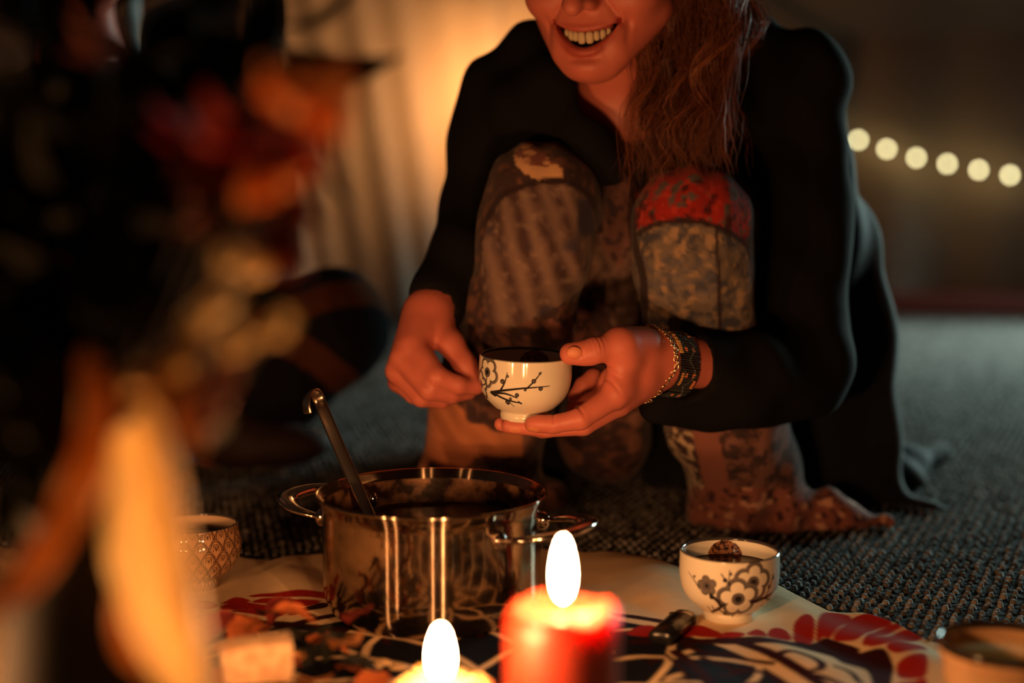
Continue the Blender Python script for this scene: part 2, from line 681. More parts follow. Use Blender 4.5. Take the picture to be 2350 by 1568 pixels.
def build_drape():
    """pale curtain hanging in front of the wall, behind the woman's shoulder"""
    m = petal_mat('curtain_cloth', (0.74, 0.62, 0.52), 0.25, 0.9)
    x0, x1 = W(650, 400, 4.0)[0], W(1330, 400, 4.0)[0]
    nu, nv = 260, 40
    u = np.linspace(0, 1, nu)
    v = np.linspace(0, 1, nv)
    U, Vv = np.meshgrid(u, v)
    x = x0 + (x1 - x0) * (U + 0.05 * (1 - Vv) * np.sin(3 * U + 0.5))
    sk = x + 0.28 * (Vv - 0.3) * (0.9 - U)
    z = 0.012 + Vv * 1.13
    y = 3.98 + 0.012 * np.sin(sk * 22 + 1.5 * np.sin(sk * 7)) * (0.4 + 0.6 * (1 - Vv * 0.5)) + 0.005 * np.sin(sk * 63 + 1)
    P = np.stack([x, y, z], -1).reshape(-1, 3)
    j, i = np.meshgrid(np.arange(nv - 1), np.arange(nu - 1), indexing='ij')
    Q = np.stack([j * nu + i, j * nu + i + 1, (j + 1) * nu + i + 1, (j + 1) * nu + i], -1).reshape(-1, 4)
    org = (float((x0 + x1) / 2), 3.98, 0.0)
    t = thing('curtain', 'pale cream curtain glowing orange in lamp light behind the woman', 'curtain', org)
    o = mesh_np('curtain_cloth', P - np.array(org), Q, m, t)
    s = o.modifiers.new('solid', 'SOLIDIFY')
    s.thickness = 0.003
    mr = principled('curtain_rod', (0.12, 0.07, 0.04), 0.5)
    V, Q = tube([(x0 - 0.15 - org[0], 0, 1.13), (x1 + 0.2 - org[0], 0, 1.13)], 0.012, 10)
    mesh_np('rod', V, Q, mr, t)
    for sx in (x0 - 0.1, x1 + 0.15):
        V, Q = tube([(sx - org[0], 0, 0), (sx - org[0], 0, 1.15)], 0.014, 10)
        mesh_np('post', V, Q, mr, t)


build_drape()


def build_lamp():
    p = W(1120, 220, 3.72)
    t = thing('lantern', 'open wooden lantern on a tall post lighting the curtain behind the woman', 'lantern', (p[0], p[1], 0))
    mw = principled('lamp_wood', (0.15, 0.08, 0.04), 0.6)
    V, Q = lathe([(0, 0), (0.08, 0), (0.08, 0.012), (0.02, 0.02), (0.012, 0.03), (0, 0.03)], 32)
    mesh_np('foot', V, Q, mw, t)
    V, Q = tube([(0, 0, 0.02), (0, 0, p[2] - 0.05)], 0.008, 8)
    mesh_np('pole', V, Q, mw, t)
    V, Q = box_np((0, 0, p[2] - 0.05), (0.07, 0.07, 0.008))
    mesh_np('tray', V, Q, mw, t, smooth=False)
    for sx in (-1, 1):
        for sy in (-1, 1):
            V, Q = box_np((sx * 0.031, sy * 0.031, p[2] + 0.005), (0.005, 0.005, 0.11))
            mesh_np('corner_post', V, Q, mw, t, smooth=False)
    V, Q = lathe([(0.0, p[2] + 0.085), (0.012, p[2] + 0.08), (0.052, p[2] + 0.058), (0.052, p[2] + 0.054), (0.0, p[2] + 0.056)], 4)
    mesh_np('cap', V @ rotz4(), Q, mw, t, smooth=False)
    V, Q = ellipsoid_np((0, 0, p[2]), (0.014, 0.014, 0.022))
    mesh_np('bulb', V, Q, emission('bulb_glow', (1.0, 0.44, 0.135), 900), t)
    V, Q = tube([(0, 0, p[2] - 0.05), (0, 0, p[2] - 0.02)], 0.009, 8)
    mesh_np('socket', V, Q, mw, t)


def rotz4():
    c = math.sqrt(0.5)
    return np.array([[c, c, 0], [-c, c, 0], [0, 0, 1]])


build_lamp()


def build_string_lights():
    pts = [(1700, 215), (1830, 272), (1900, 298), (1970, 321), (2035, 342), (2103, 362), (2174, 376), (2246, 390), (2318, 402), (2390, 412), (2470, 420)]
    P = []
    for x, y in pts:
        Yw = 4.3
        for _ in range(6):
            q = W(x, y, Yw)
            Yw = TC[1] + math.sqrt(TR ** 2 - (q[0] - TC[0]) ** 2) - 0.085
        P.append(W(x, y, Yw))
    t = thing('string_lights', 'sagging string of round warm white bulbs along the tent wall', 'string lights', tuple(P[0]))
    mw = principled('light_wire', (0.02, 0.02, 0.015), 0.6)
    path = catmull([q + np.array([0, 0.004, 0.016 + 0.004 * (k % 2)]) for k, q in enumerate(P)], 6) - P[0]
    V, Q = tube(path, 0.0012, 6)
    mesh_np('wire', V, Q, mw, t)
    me = emission('fairy_glow', (1.0, 0.88, 0.45), 15)
    V, Q = ellipsoid_np((0, 0, 0), (0.0065, 0.0065, 0.0075), 14, 10)
    proto = None
    cap = lathe([(0.003, 0.006), (0.0035, 0.012), (0.002, 0.018), (0.0, 0.018)], 10)
    for q in P:
        if proto is None:
            proto = mesh_np('bulb', V, Q, me, t)
            pc = mesh_np('cap', cap[0], cap[1], mw, proto)
            proto.location = q - P[0]
        else:
            o = proto.copy()
            COL.objects.link(o)
            o.location = q - P[0]
            c2 = pc.copy()
            COL.objects.link(c2)
            c2.parent = o
    for k in (3, 4, 5, 6, 7, 8):
        point_light('bulb_light', tuple(P[k] + np.array([0, 0.0, -0.012])), 0.08, (1.0, 0.72, 0.22), 0.006)


build_string_lights()

# ================================================================== CLOTH ON THE FLOOR
SEATS = []          # places kept flat: (x, y, r)


def cloth_h(x, y):
    P = np.stack([x, y], -1)
    n = fbm(P, 9, 5, 2) - 0.45
    h = 0.0035 + 0.010 * np.clip(n, 0, 1) + 0.003 * np.sin(x * 55 + y * 21 + 4 * vnoise(P, 6, 9))
    e = np.clip((cloth_far(x) - y) / 0.10, 0, 1)
    h = h + 0.010 * (1 - e) * np.clip(vnoise(P, 14, 2) - 0.35, 0, 1)
    f = np.ones_like(x)
    for (sx, sy, r) in SEATS:
        d = np.sqrt((x - sx) ** 2 + (y - sy) ** 2)
        f = np.minimum(f, np.clip((d - r) / 0.05, 0, 1))
    return 0.0035 + np.clip(h - 0.0035, -0.002, 1) * f


def poly_sd(P, poly):
    d = np.full(len(P), 1e9)
    s = np.zeros(len(P), bool)
    n = len(poly)
    for i in range(n):
        a, b = poly[i], poly[(i + 1) % n]
        e = b - a
        w = P - a
        t = np.clip((w @ e) / max(e @ e, 1e-14), 0, 1)
        d = np.minimum(d, ((w - t[:, None] * e) ** 2).sum(1))
        c = ((a[1] > P[:, 1]) != (b[1] > P[:, 1]))
        xi = a[0] + (P[:, 1] - a[1]) * (e[0] / (e[1] if abs(e[1]) > 1e-12 else 1e-12))
        s ^= c & (P[:, 0] < xi)
    d = np.sqrt(d)
    return np.where(s, -d, d)


def line_sd(P, path, wid):
    wid = np.broadcast_to(np.asarray(wid, float), (len(path),))
    d = np.full(len(P), 1e9)
    for i in range(len(path) - 1):
        a, b = path[i], path[i + 1]
        e = b - a
        w = P - a
        t = np.clip((w @ e) / max(e @ e, 1e-14), 0, 1)
        d = np.minimum(d, np.sqrt(((w - t[:, None] * e) ** 2).sum(1)) - (wid[i] + (wid[i + 1] - wid[i]) * t))
    return d


class Paint:
    def __init__(self, P, base, soft):
        self.P, self.C, self.soft = P, np.array(np.broadcast_to(base, (len(P), 3)), float), soft

    def _near(self, pts, m):
        lo, hi = pts.min(0) - m, pts.max(0) + m
        return np.where(((self.P >= lo) & (self.P <= hi)).all(1))[0]

    def blend(self, idx, d, col, a=1.0):
        al = np.clip(0.5 - d / self.soft, 0, 1) * a
        self.C[idx] = self.C[idx] * (1 - al[:, None]) + al[:, None] * np.asarray(col)

    def poly(self, pts, col, rnd=5):
        pts = catmull(pts, rnd, True) if rnd else np.asarray(pts, float)
        i = self._near(pts, self.soft * 2)
        if len(i):
            self.blend(i, poly_sd(self.P[i], pts), col)

    def line(self, pts, w, col, rnd=5):
        pts = np.asarray(pts, float)
        w = np.broadcast_to(np.asarray(w, float), (len(pts),))
        if rnd and len(pts) > 2:
            q = catmull(np.column_stack([pts, w]), rnd)
            pts, w = q[:, :2], q[:, 2]
        i = self._near(pts, max(w) + self.soft * 2)
        if len(i):
            self.blend(i, line_sd(self.P[i], pts, w), col)

    def disc(self, c, r, col):
        c = np.asarray(c, float)
        i = self._near(c[None], r + self.soft * 2)
        if len(i):
            self.blend(i, np.linalg.norm(self.P[i] - c, axis=1) - r, col)


def build_cloth():
    nx, ny = 560, 340
    u = np.linspace(0, 1, nx)
    x = CLX0 + (CLX1 - CLX0) * u
    yf = cloth_far(x) + 0.004 * np.sin(x * 60) + 0.003 * np.sin(x * 133)
    y0 = 0.42
    s = np.concatenate([np.linspace(0, 0.42, 61)[:-1], np.linspace(0.42, 1, ny - 60)])
    X = np.broadcast_to(x[None], (ny, nx))
    Y = y0 + (yf - y0)[None] * s[:, None]
    P = np.stack([X, Y], -1).reshape(-1, 2)
    Z = cloth_h(P[:, 0], P[:, 1])
    cream, red, maroon, navy = np.array([0.74, 0.54, 0.33]), (0.34, 0.016, 0.008), (0.030, 0.005, 0.006), (0.008, 0.009, 0.016)
    # weave tone
    base = cream * (0.86 + 0.22 * fbm(P, 40, 4, 3))[:, None]
    pt = Paint(P, base, 0.0016)
    c3 = lambda q: np.array([FL(1550 + a * .3404, 1240 + b * .3404)[:2] for a, b in q])
    c4 = lambda q: np.array([FL(500 + a * .2347, 1200 + b * .2347)[:2] for a, b in q])
    # dreamcatcher disc: dark ground with a pale web
    cen = FL(1090, 1650)[:2]
    R = 0.265
    ringp = lambda r: np.array([cen + r * np.array([math.cos(a), math.sin(a)]) for a in np.linspace(0, 2 * math.pi, 60, endpoint=False)])
    pt.poly(ringp(R + 0.030), maroon, 0)
    pt.poly(ringp(R + 0.018), cream, 0)
    pt.poly(ringp(R + 0.004), navy, 0)
    rings = [(R + .004, 14), (R * .80, 14), (R * .6, 14), (R * .4, 14), (R * .2, 14)]
    for k in range(len(rings) - 1):
        ra, n = rings[k]
        rb, _ = rings[k + 1]
        for i in range(n):
            a0 = (i + 0.5 * (k % 2)) * 2 * math.pi / n
            p0 = cen + ra * np.array([math.cos(a0), math.sin(a0)])
            for sgn in (-.5, .5):
                a1 = a0 + sgn * 2 * math.pi / n
                p1 = cen + rb * np.array([math.cos(a1), math.sin(a1)])
                mid = (p0 + p1) / 2 + (cen - (p0 + p1) / 2) * -0.04
                pt.line([p0, mid, p1], 0.0034, cream)
            if k < 2:
                a1 = a0 + math.pi / n
                q = cen + (ra * .55 + rb * .45) * np.array([math.cos(a1), math.sin(a1)])
                pt.line([q + (p0 - q) * .0, q + (cen - q) * .06], 0.004, cream)
                pt.line([p0 + (cen - p0) * .05, p0 + (cen - p0) * .11], 0.003, maroon)
    # right hand petals and bands
    for q in ([(795, 640), (800, 590), (850, 550), (900, 545), (935, 580), (940, 640), (925, 700), (880, 720), (800, 690)],
              [(950, 690), (955, 600), (990, 520), (1060, 510), (1190, 550), (1120, 620), (1045, 690), (1000, 680)],
              [(1060, 695), (1130, 620), (1200, 550), (1340, 545), (1450, 580), (1450, 610), (1350, 630), (1240, 720), (1130, 720)],
              [(1260, 740), (1350, 640), (1480, 605), (1600, 610), (1480, 640), (1400, 690), (1300, 760)],
              [(1290, 765), (1400, 700), (1520, 640), (1700, 640), (1700, 665), (1560, 720), (1420, 770)],
              [(1420, 780), (1530, 740), (1650, 730), (1700, 770), (1640, 800), (1490, 820)],
              [(1490, 900), (1500, 860), (1590, 830), (1690, 830), (1690, 940), (1600, 950), (1510, 940)],
              [(1490, 1010), (1500, 975), (1590, 965), (1690, 960), (1690, 1060), (1600, 1070), (1500, 1050)],
              [(630, 680), (635, 625), (690, 610), (750, 630), (780, 685)], [(480, 670), (540, 625), (600, 640), (615, 680)],
              [(320, 650), (420, 650), (470, 665), (440, 685), (370, 690)], [(60, 640), (130, 600), (210, 610), (350, 680), (150, 675)],
              [(-150, 640), (-60, 590), (40, 600), (130, 670), (0, 672)], [(-330, 655), (-230, 600), (-120, 612), (-90, 668), (-220, 675)]):
        pt.poly(c3(q), red, 4)
    pt.poly(c3([(-300, 700), (-100, 688), (30, 690), (180, 690), (500, 685), (640, 690), (850, 700), (900, 715), (1000, 685), (1080, 710), (1240, 770), (1240, 790), (1400, 790), (1470, 870), (1460, 940), (1440, 1100), (1350, 1100), (1320, 964), (1280, 890), (1130, 860), (1050, 800), (860, 760), (500, 735), (50, 722), (-300, 725)]), maroon, 3)
    for q, w in (([(210, 790), (330, 790), (450, 820), (650, 860)], 13), ([(180, 820), (380, 880)], 13),
                 ([(660, 830), (780, 800), (900, 830), (980, 880), (980, 920), (930, 930)], 15), ([(310, 945), (450, 900), (600, 905), (740, 990)], 15),
                 ([(860, 945), (1000, 975), (1150, 1040)], 15), ([(80, 740), (170, 780)], 16), ([(0, 780), (100, 860), (200, 975), (260, 1080)], 22),
                 ([(400, 1010), (560, 980), (700, 1040)], 14), ([(1080, 900), (1180, 930), (1250, 1000)], 12), ([(-60, 800), (30, 900), (90, 1000)], 8)):
        p = c3(q)
        ww = w * .3404 / F * 1.25
        # strokes are flat on the floor, so they keep their width in world units
        pt.line(p, ww * 2.0, maroon)
    # left hand petals and bands
    for q in ([(300, 745), (420, 710), (700, 700), (980, 720), (1150, 740), (1150, 790), (800, 760), (500, 740)], [(330, 790), (480, 750), (750, 775), (1010, 805), (860, 850), (700, 815), (460, 805)],
              [(50, 840), (170, 770), (310, 775), (300, 795), (200, 820), (60, 850)], [(30, 905), (60, 860), (250, 800), (450, 815), (640, 830), (560, 835), (280, 880), (130, 905)],
              [(130, 915), (330, 870), (520, 840), (690, 860), (610, 935), (330, 925)], [(-300, 900), (-200, 830), (-50, 840), (0, 880), (-100, 915)], [(-560, 920), (-460, 850), (-330, 850), (-300, 900), (-400, 925)]):
        pt.poly(c4(q), red, 4)
    pt.poly(c4([(690, 865), (860, 855), (1010, 820), (1100, 830), (1040, 870), (860, 895), (770, 925), (690, 925)]), maroon, 4)
    pt.poly(c4([(800, 915), (870, 905), (980, 950), (850, 945)]), maroon, 4)
    pt.line(c4([(-300, 1010), (60, 980), (170, 965), (350, 1000), (600, 1010), (900, 1050), (1200, 1090)]), 0.008, maroon)
    pt.line(c4([(-200, 1080), (160, 1050), (280, 1025), (420, 1045)]), 0.005, navy)
    pt.line(c4([(640, 1080), (830, 1062), (1050, 1100), (1300, 1150)]), 0.005, navy)
    j, i = np.meshgrid(np.arange(ny - 1), np.arange(nx - 1), indexing='ij')
    Q = np.stack([j * nx + i, j * nx + i + 1, (j + 1) * nx + i + 1, (j + 1) * nx + i], -1).reshape(-1, 4)
    m = principled('printed_cotton', rough=0.95, attr=True, spec=0.04, bump=(900, 0.15, 0.0006))
    o = mesh_np('floor_cloth', np.column_stack([P, Z]), Q, m, None, col=pt.C)
    sm = o.modifiers.new('solid', 'SOLIDIFY')
    sm.thickness = 0.0012
    sm.offset = -1
    tag(o, 'cream cotton cloth printed with red petals and a dark dreamcatcher, spread on the carpet', 'cloth')


POT = W(991, 1130, 1.33)
POTR = 0.11
CUPF = FL(1679, 1440)
CUPF[1] += 0.02
CUPL = FL(450, 1352)
CUPR = np.array([W(2308, 1500, 1.05)[0], 1.05, 0])
CAND1 = W(1292, 1396, 0.862)
CAND2 = W(1012, 1575, 0.80)
SEATS += [(POT[0], POT[1], 0.105), (CUPF[0], CUPF[1], 0.032), (CUPL[0], CUPL[1], 0.03), (CUPR[0], CUPR[1], 0.035), (CAND1[0], CAND1[1], 0.04), (CAND2[0], CAND2[1], 0.04)]
lgA, lgB = FL(1506, 1484, .008), FL(1572, 1424, .008)
SEATS += [((lgA[0] + lgB[0]) / 2, (lgA[1] + lgB[1]) / 2, 0.05)]
FLAT = 0.0035
build_cloth()


# ================================================================== POT AND LADLE
def build_pot():
    H = POT[2] - FLAT
    t = thing('cooking_pot', 'shiny stainless steel cooking pot of dark cacao with two loop handles', 'pot', (POT[0], POT[1], FLAT))
    # brushed steel: a sharp mirror coat over vertically stretched highlights
    m = bpy.data.materials.new('polished_steel')
    m.use_nodes = True
    nt = m.node_tree
    b = nt.nodes['Principled BSDF']
    b.inputs['Base Color'].default_value = (0.46, 0.35, 0.26, 1)
    b.inputs['Metallic'].default_value = 1
    b.inputs['Roughness'].default_value = 0.10
    tc = nt.nodes.new('ShaderNodeTexCoord')
    n = nt.nodes.new('ShaderNodeTexNoise')
    n.inputs['Scale'].default_value = 30
    n.inputs['Detail'].default_value = 6
    nt.links.new(tc.outputs['Object'], n.inputs['Vector'])
    g = nt.nodes.new('ShaderNodeBsdfAnisotropic')
    g.inputs['Color'].default_value = (0.46, 0.35, 0.26, 1)
    g.inputs['Roughness'].default_value = 0.30
    g.inputs['Anisotropy'].default_value = 0.88
    tg = nt.nodes.new('ShaderNodeTangent')
    tg.direction_type = 'RADIAL'
    tg.axis = 'Z'
    nt.links.new(tg.outputs[0], g.inputs['Tangent'])
    g.inputs['Rotation'].default_value = 0.0
    mx = nt.nodes.new('ShaderNodeMixShader')
    r = nt.nodes.new('ShaderNodeMapRange')
    r.inputs['From Min'].default_value = 0.3
    r.inputs['From Max'].default_value = 0.7
    r.inputs['To Min'].default_value = 0.12
    r.inputs['To Max'].default_value = 0.42
    nt.links.new(n.outputs['Fac'], r.inputs['Value'])
    nt.links.new(r.outputs['Result'], mx.inputs[0])
    nt.links.new(b.outputs[0], mx.inputs[1])
    nt.links.new(g.outputs[0], mx.inputs[2])
    nt.links.new(mx.outputs[0], nt.nodes['Material Output'].inputs['Surface'])
    rb = 0.104
    prof = [(0.0, 0.0), (0.082, 0.0), (0.090, 0.003), (0.098, 0.010), (0.1025, 0.020), (rb, 0.032), (rb, H - 0.022), (rb + 0.0008, H - 0.012), (0.1075, H - 0.005), (0.1100, H - 0.001), (0.1102, H + 0.0008), (0.1092, H + 0.0016), (0.1065, H - 0.0022), (0.1030, H - 0.007), (0.1024, H - 0.009)]
    V, Q = lathe(resample(prof, 0.004), 160)
    mesh_np('body', V, Q, m, t)
    mi = principled('stained_steel', (0.30, 0.15, 0.08), 0.35, metal=0.35, mix=((0.020, 0.006, 0.003), 45, 0.40, 0.60), bump=(60, 0.3, 0.002))
    prof = [(0.1025, H - 0.008), (0.1023, 0.035), (0.095, 0.012), (0.0, 0.008)]
    V, Q = lathe(resample(prof, 0.004), 160)
    mesh_np('inner_wall', V, Q[:, ::-1], mi, t)
    ml = principled('cacao', (0.030, 0.010, 0.005), 0.12, mix=((0.08, 0.03, 0.014), 14, 0.5, 0.75), bump=(18, 0.15, 0.01))
    zl = H - 0.034
    V, Q = lathe([(0.0, zl), (0.04, zl), (0.08, zl), (0.1018, zl), (0.1022, zl + 0.0012)], 96)
    mesh_np('cacao_liquid', V, Q[:, ::-1], ml, t)
    mh = principled('handle_steel', (0.62, 0.56, 0.5), 0.10, metal=1.0)
    for az0 in (62, 242):
        # azimuth from the front (-y) towards +x
        pts = []
        for da, rr in ((-24, rb - 0.001), (-23.5, rb + 0.014), (-19, rb + 0.034), (-8, rb + 0.052), (8, rb + 0.052), (19, rb + 0.034), (23.5, rb + 0.014), (24, rb - 0.001)):
            a = math.radians(az0 + da)
            pts.append((rr * math.sin(a), -rr * math.cos(a), H - 0.026 + 0.18 * max(0, rr - rb)))
        path = catmull(pts, 6)
        rad = np.interp(np.linspace(0, 1, len(path)), [0, .08, .3, .5, .7, .92, 1], [.0056, .0055, .0088, .0110, .0088, .0055, .0056])
        V, Q = tube(path, rad, 14, flat=0.42, up=(0, 0, 1))
        h = mesh_np('handle', V, Q, mh, t)
        for da in (-24, 24):
            a = math.radians(az0 + da)
            c = ((rb + 0.002) * math.sin(a), -(rb + 0.002) * math.cos(a), H - 0.026)
            V, Q = ellipsoid_np(c, (0.007, 0.007, 0.009), 14, 10)
            mesh_np('mount', V, Q, mh, h)
    return H


POTH = build_pot()


def build_ladle():
    t = thing('ladle', 'steel ladle with hooked flat handle leaning in the pot of cacao', 'ladle', (POT[0] - 0.06, POT[1] + 0.01, POT[2] - 0.05))
    org = np.array(t.location)
    m = principled('ladle_steel', (0.50, 0.42, 0.36), 0.28, metal=1.0, bump=(80, 0.1, 0.001))
    pts = [W(862, 1225, 1.345), W(845, 1180, 1.36), W(815, 1110, 1.38), W(775, 1020, 1.405), W(745, 950, 1.42), W(733, 920, 1.427), W(724, 903, 1.424), W(712, 901, 1.414), W(704, 914, 1.405), W(703, 932, 1.400), W(706, 950, 1.399)]
    path = catmull(pts, 5) - org
    V, Q = tube(path, 0.0066, 10, flat=0.22, up=(0, -1, 0.1))
    mesh_np('handle', V, Q, m, t)
    end = W(862, 1225, 1.345) - org
    V, Q = lathe([(0.0, -0.022), (0.015, -0.019), (0.026, -0.010), (0.031, 0.003), (0.0305, 0.003), (0.025, -0.009), (0.014, -0.0175), (0.0, -0.0205)], 40)
    V = V + end + np.array([0.026, -0.004, -0.006])
    mesh_np('bowl', V, Q, m, t)


build_ladle()


# ================================================================== CUPS
def cup_profile(R=0.0468, H=0.066, foot=0.024):
    out = [(0.0, 0.003), (foot - 0.003, 0.003), (foot - 0.002, 0.0), (foot, 0.0), (foot + 0.0006, 0.004), (foot - 0.0004, 0.0085), (foot + 0.006, 0.0115), (0.0355, 0.0165), (0.0408, 0.0225), (0.0446, 0.0300), (0.0466, 0.0390), (0.0472, 0.0470), (R + 0.0002, 0.0580), (R, H - 0.0015)]
    rim = [(R - 0.0006, H), (R - 0.0018, H + 0.0002), (R - 0.0028, H - 0.0012)]
    inn = [(R - 0.0032, H - 0.02), (R - 0.006, H - 0.035), (R - 0.014, H - 0.047), (0.012, H - 0.053), (0.0, H - 0.054)]
    s = np.array([H / 0.066])
    return out, rim, inn


GLAZE = principled('glazed_porcelain', rough=0.10, attr=True, spec=0.55, sss=0.15, sssr=(0.004, 0.003, 0.002))
WHITE = np.array([0.80, 0.74, 0.62])
INK, GREY = np.array([0.020, 0.018, 0.022]), np.array([0.16, 0.135, 0.13])


def build_cup(name, label, loc, paint, tilt=None, liquid=True, group=None, spot=0.0, body=WHITE, inner=WHITE, rimc=(0.05, 0.045, 0.045), n=440, R=0.0468, rimband=0.0):
    t = thing(name, label, 'cup', tuple(loc), group)
    if tilt is not None:
        t.rotation_euler = tilt
    out, rim, inn = cup_profile(R)
    op = resample(catmull(out[6:], 6), 0.0006)
    po = np.vstack([resample(out[:6], 0.002), op, rim])
    pi = resample(catmull([rim[-1]] + inn, 5), 0.0012)
    po = np.vstack([po, pi[1:]])
    V, Q = lathe(po, n)
    nr = len(po)
    th = np.tile(np.arange(n) * 2 * math.pi / n, nr)
    th = (th + math.pi) % (2 * math.pi) - math.pi
    no = len(po) - len(pi) + 1
    row = np.repeat(np.arange(nr), n)
    z = V[:, 2]
    C = np.array(np.broadcast_to(body, (len(V), 3)), float)
    outer = (row < no - 2)
    P = np.stack([th * R, z], 1)
    if paint:
        pt = Paint(P[outer], C[outer], 0.00055)
        paint(pt)
        C[outer] = pt.C
    C[~outer] = inner
    C[(row >= no - 3) & (row <= no)] = rimc
    if rimband:
        C[(z > 0.066 - rimband) & (row > 8)] = rimc
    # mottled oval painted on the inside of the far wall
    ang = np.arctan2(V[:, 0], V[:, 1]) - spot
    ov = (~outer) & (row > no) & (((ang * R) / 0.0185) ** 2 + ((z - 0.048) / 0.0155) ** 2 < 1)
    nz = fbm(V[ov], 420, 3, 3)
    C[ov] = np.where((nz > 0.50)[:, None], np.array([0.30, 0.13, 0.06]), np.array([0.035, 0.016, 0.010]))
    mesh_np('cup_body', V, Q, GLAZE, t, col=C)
    if liquid:
        zl = 0.066 - 0.017
        ml = principled('cacao_drink', (0.022, 0.008, 0.005), 0.08, mix=((0.06, 0.02, 0.01), 60, 0.5, 0.7))
        V, Q = lathe([(0, zl), (0.03, zl), (R - 0.0035, zl), (R - 0.0029, zl + 0.0008)], 64)
        mesh_np('cacao_liquid', V, Q[:, ::-1], ml, t)
    return t


def flower(pt, c, R, halo=True, petal=WHITE, rot=0.3, n=5):
    c = np.asarray(c, float)
    ps = [c + 0.60 * R * np.array([math.cos(rot + k * 2 * math.pi / n), math.sin(rot + k * 2 * math.pi / n)]) for k in range(n)]
    if halo:
        for p in ps:
            pt.disc(p, 0.60 * R, GREY)
    for p in ps:
        pt.disc(p, 0.42 * R, INK)
    for p in ps:
        pt.disc(p, 0.36 * R, petal)
    pt.disc(c, 0.36 * R, INK)
    pt.disc(c, 0.30 * R, GREY)
    pt.disc(c, 0.20 * R, INK)


def cp_factory(cx, half, rimf, base, shift, R=0.0468, H=0.066):
    def f(px, py):
        t = math.asin(max(-0.995, min(0.995, (px - cx) / half)))
        yy = py + shift * (1 - math.cos(t))
        return np.array([t * R, H * (base - yy) / (base - rimf)])
    return f


def paint_held(pt):
    cp = cp_factory(1203, 107, 829, 966, 16)
    q = lambda a, b: cp(860 + a * .3404, 600 + b * .3404)
    w = 0.0003
    flower(pt, q(752, 742), 0.0135, rot=0.9)
    flower(pt, q(706, 818), 0.0130, rot=0.2)
    for pts, ww in (([(770, 868), (850, 852), (1000, 832), (1165, 815)], [.0011, .0009, .0007, .0003]), ([(780, 870), (795, 880)], [.0018, .0016]), ([(840, 850), (870, 800), (885, 740)], [.0008, .0006, .0003]), ([(1010, 838), (1060, 790), (1110, 730)], [.0006, .0006, .0003]),
                    ([(790, 870), (870, 870), (950, 895)], [.001, .0008, .0005]), ([(790, 872), (880, 912), (980, 930)], [.001, .0008, .0005]), ([(880, 912), (920, 958)], [.0005, .0003]), ([(960, 920), (980, 935)], [.0006, .0006])):
        pt.line([q(*p) for p in pts], np.asarray(ww) * 1.35, INK)
    for a, b, r in ((855, 795, 14), (888, 762, 8), (1060, 788, 13), (1100, 740, 8), (1108, 832, 13), (950, 877, 12), (903, 903, 9), (876, 928, 15), (1005, 843, 8)):
        pt.disc(q(a, b), r * .42 / 2282, INK)
        pt.disc(q(a, b), r * .3404 / 2282 * .55, GREY)
    # the spray goes on round the back
    flower(pt, (-0.085, 0.030), 0.012)
    pt.line([(-0.075, 0.034), (-0.05, 0.038), (-0.045, 0.046)], 0.0007, INK)


def paint_floor(pt):
    cp = cp_factory(1679, 117, 1322, 1457, 27)
    q = lambda a, b: cp(1550 + a * .3404, 1240 + b * .3404)
    flower(pt, q(185, 372), 0.0100, halo=False, petal=GREY, rot=0.5)
    flower(pt, q(492, 352), 0.0165, rot=0.2)
    flower(pt, q(392, 452), 0.0178, rot=0.45)
    for pts, ww in (([(75, 290), (110, 340), (140, 390)], [.0003, .0006, .0009]), ([(275, 305), (300, 335), (335, 370)], .0006), ([(330, 285), (325, 340), (332, 372)], .0005), ([(165, 545), (240, 520), (290, 488)], [.0014, .0018, .0014]), ([(170, 545), (165, 505)], .0008),
                    ([(205, 530), (200, 500)], .0008), ([(240, 520), (300, 560), (380, 580)], [.0012, .0008, .0005]), ([(500, 470), (590, 445), (690, 385)], [.0022, .0018, .001]), ([(590, 445), (690, 462)], .0012), ([(600, 425), (622, 370), (640, 305)], .0007), ([(205, 425), (250, 465), (262, 490)], .0018)):
        pt.line([q(*p) for p in pts], ww, INK)
    for a, b, r in ((110, 318, 10), (300, 340, 15), (337, 305, 10), (640, 325, 13), (612, 377, 14), (610, 495, 12), (290, 555, 20), (380, 580, 12), (250, 465, 15), (210, 440, 16)):
        pt.disc(q(a, b), r * .3404 / 2400, INK)
    flower(pt, (0.10, 0.032), 0.014)


def paint_scallop(pt):
    line = (0.035, 0.012, 0.006)
    w, h = 0.0150, 0.0118
    for row in range(-1, 6):
        z0 = 0.058 - row * h
        for k in range(-11, 12):
            x0 = k * w + (row % 2) * w / 2
            for s, lw in ((1.0, .0005), (0.76, .0005), (0.40, .00035)):
                pts = [(x0 - s * w / 2, z0 - h * 1.05), (x0 - s * w * .40, z0 - h * .55), (x0, z0 - h * (1 - s) * 0.8), (x0 + s * w * .40, z0 - h * .55), (x0 + s * w / 2, z0 - h * 1.05)]
                pt.line(pts, lw, line, 4)
            for a in (-.35, -.12, .12, .35):
                pt.line([(x0, z0 - h * 1.0), (x0 + a * w * .55, z0 - h * .55)], .0003, line, 0)


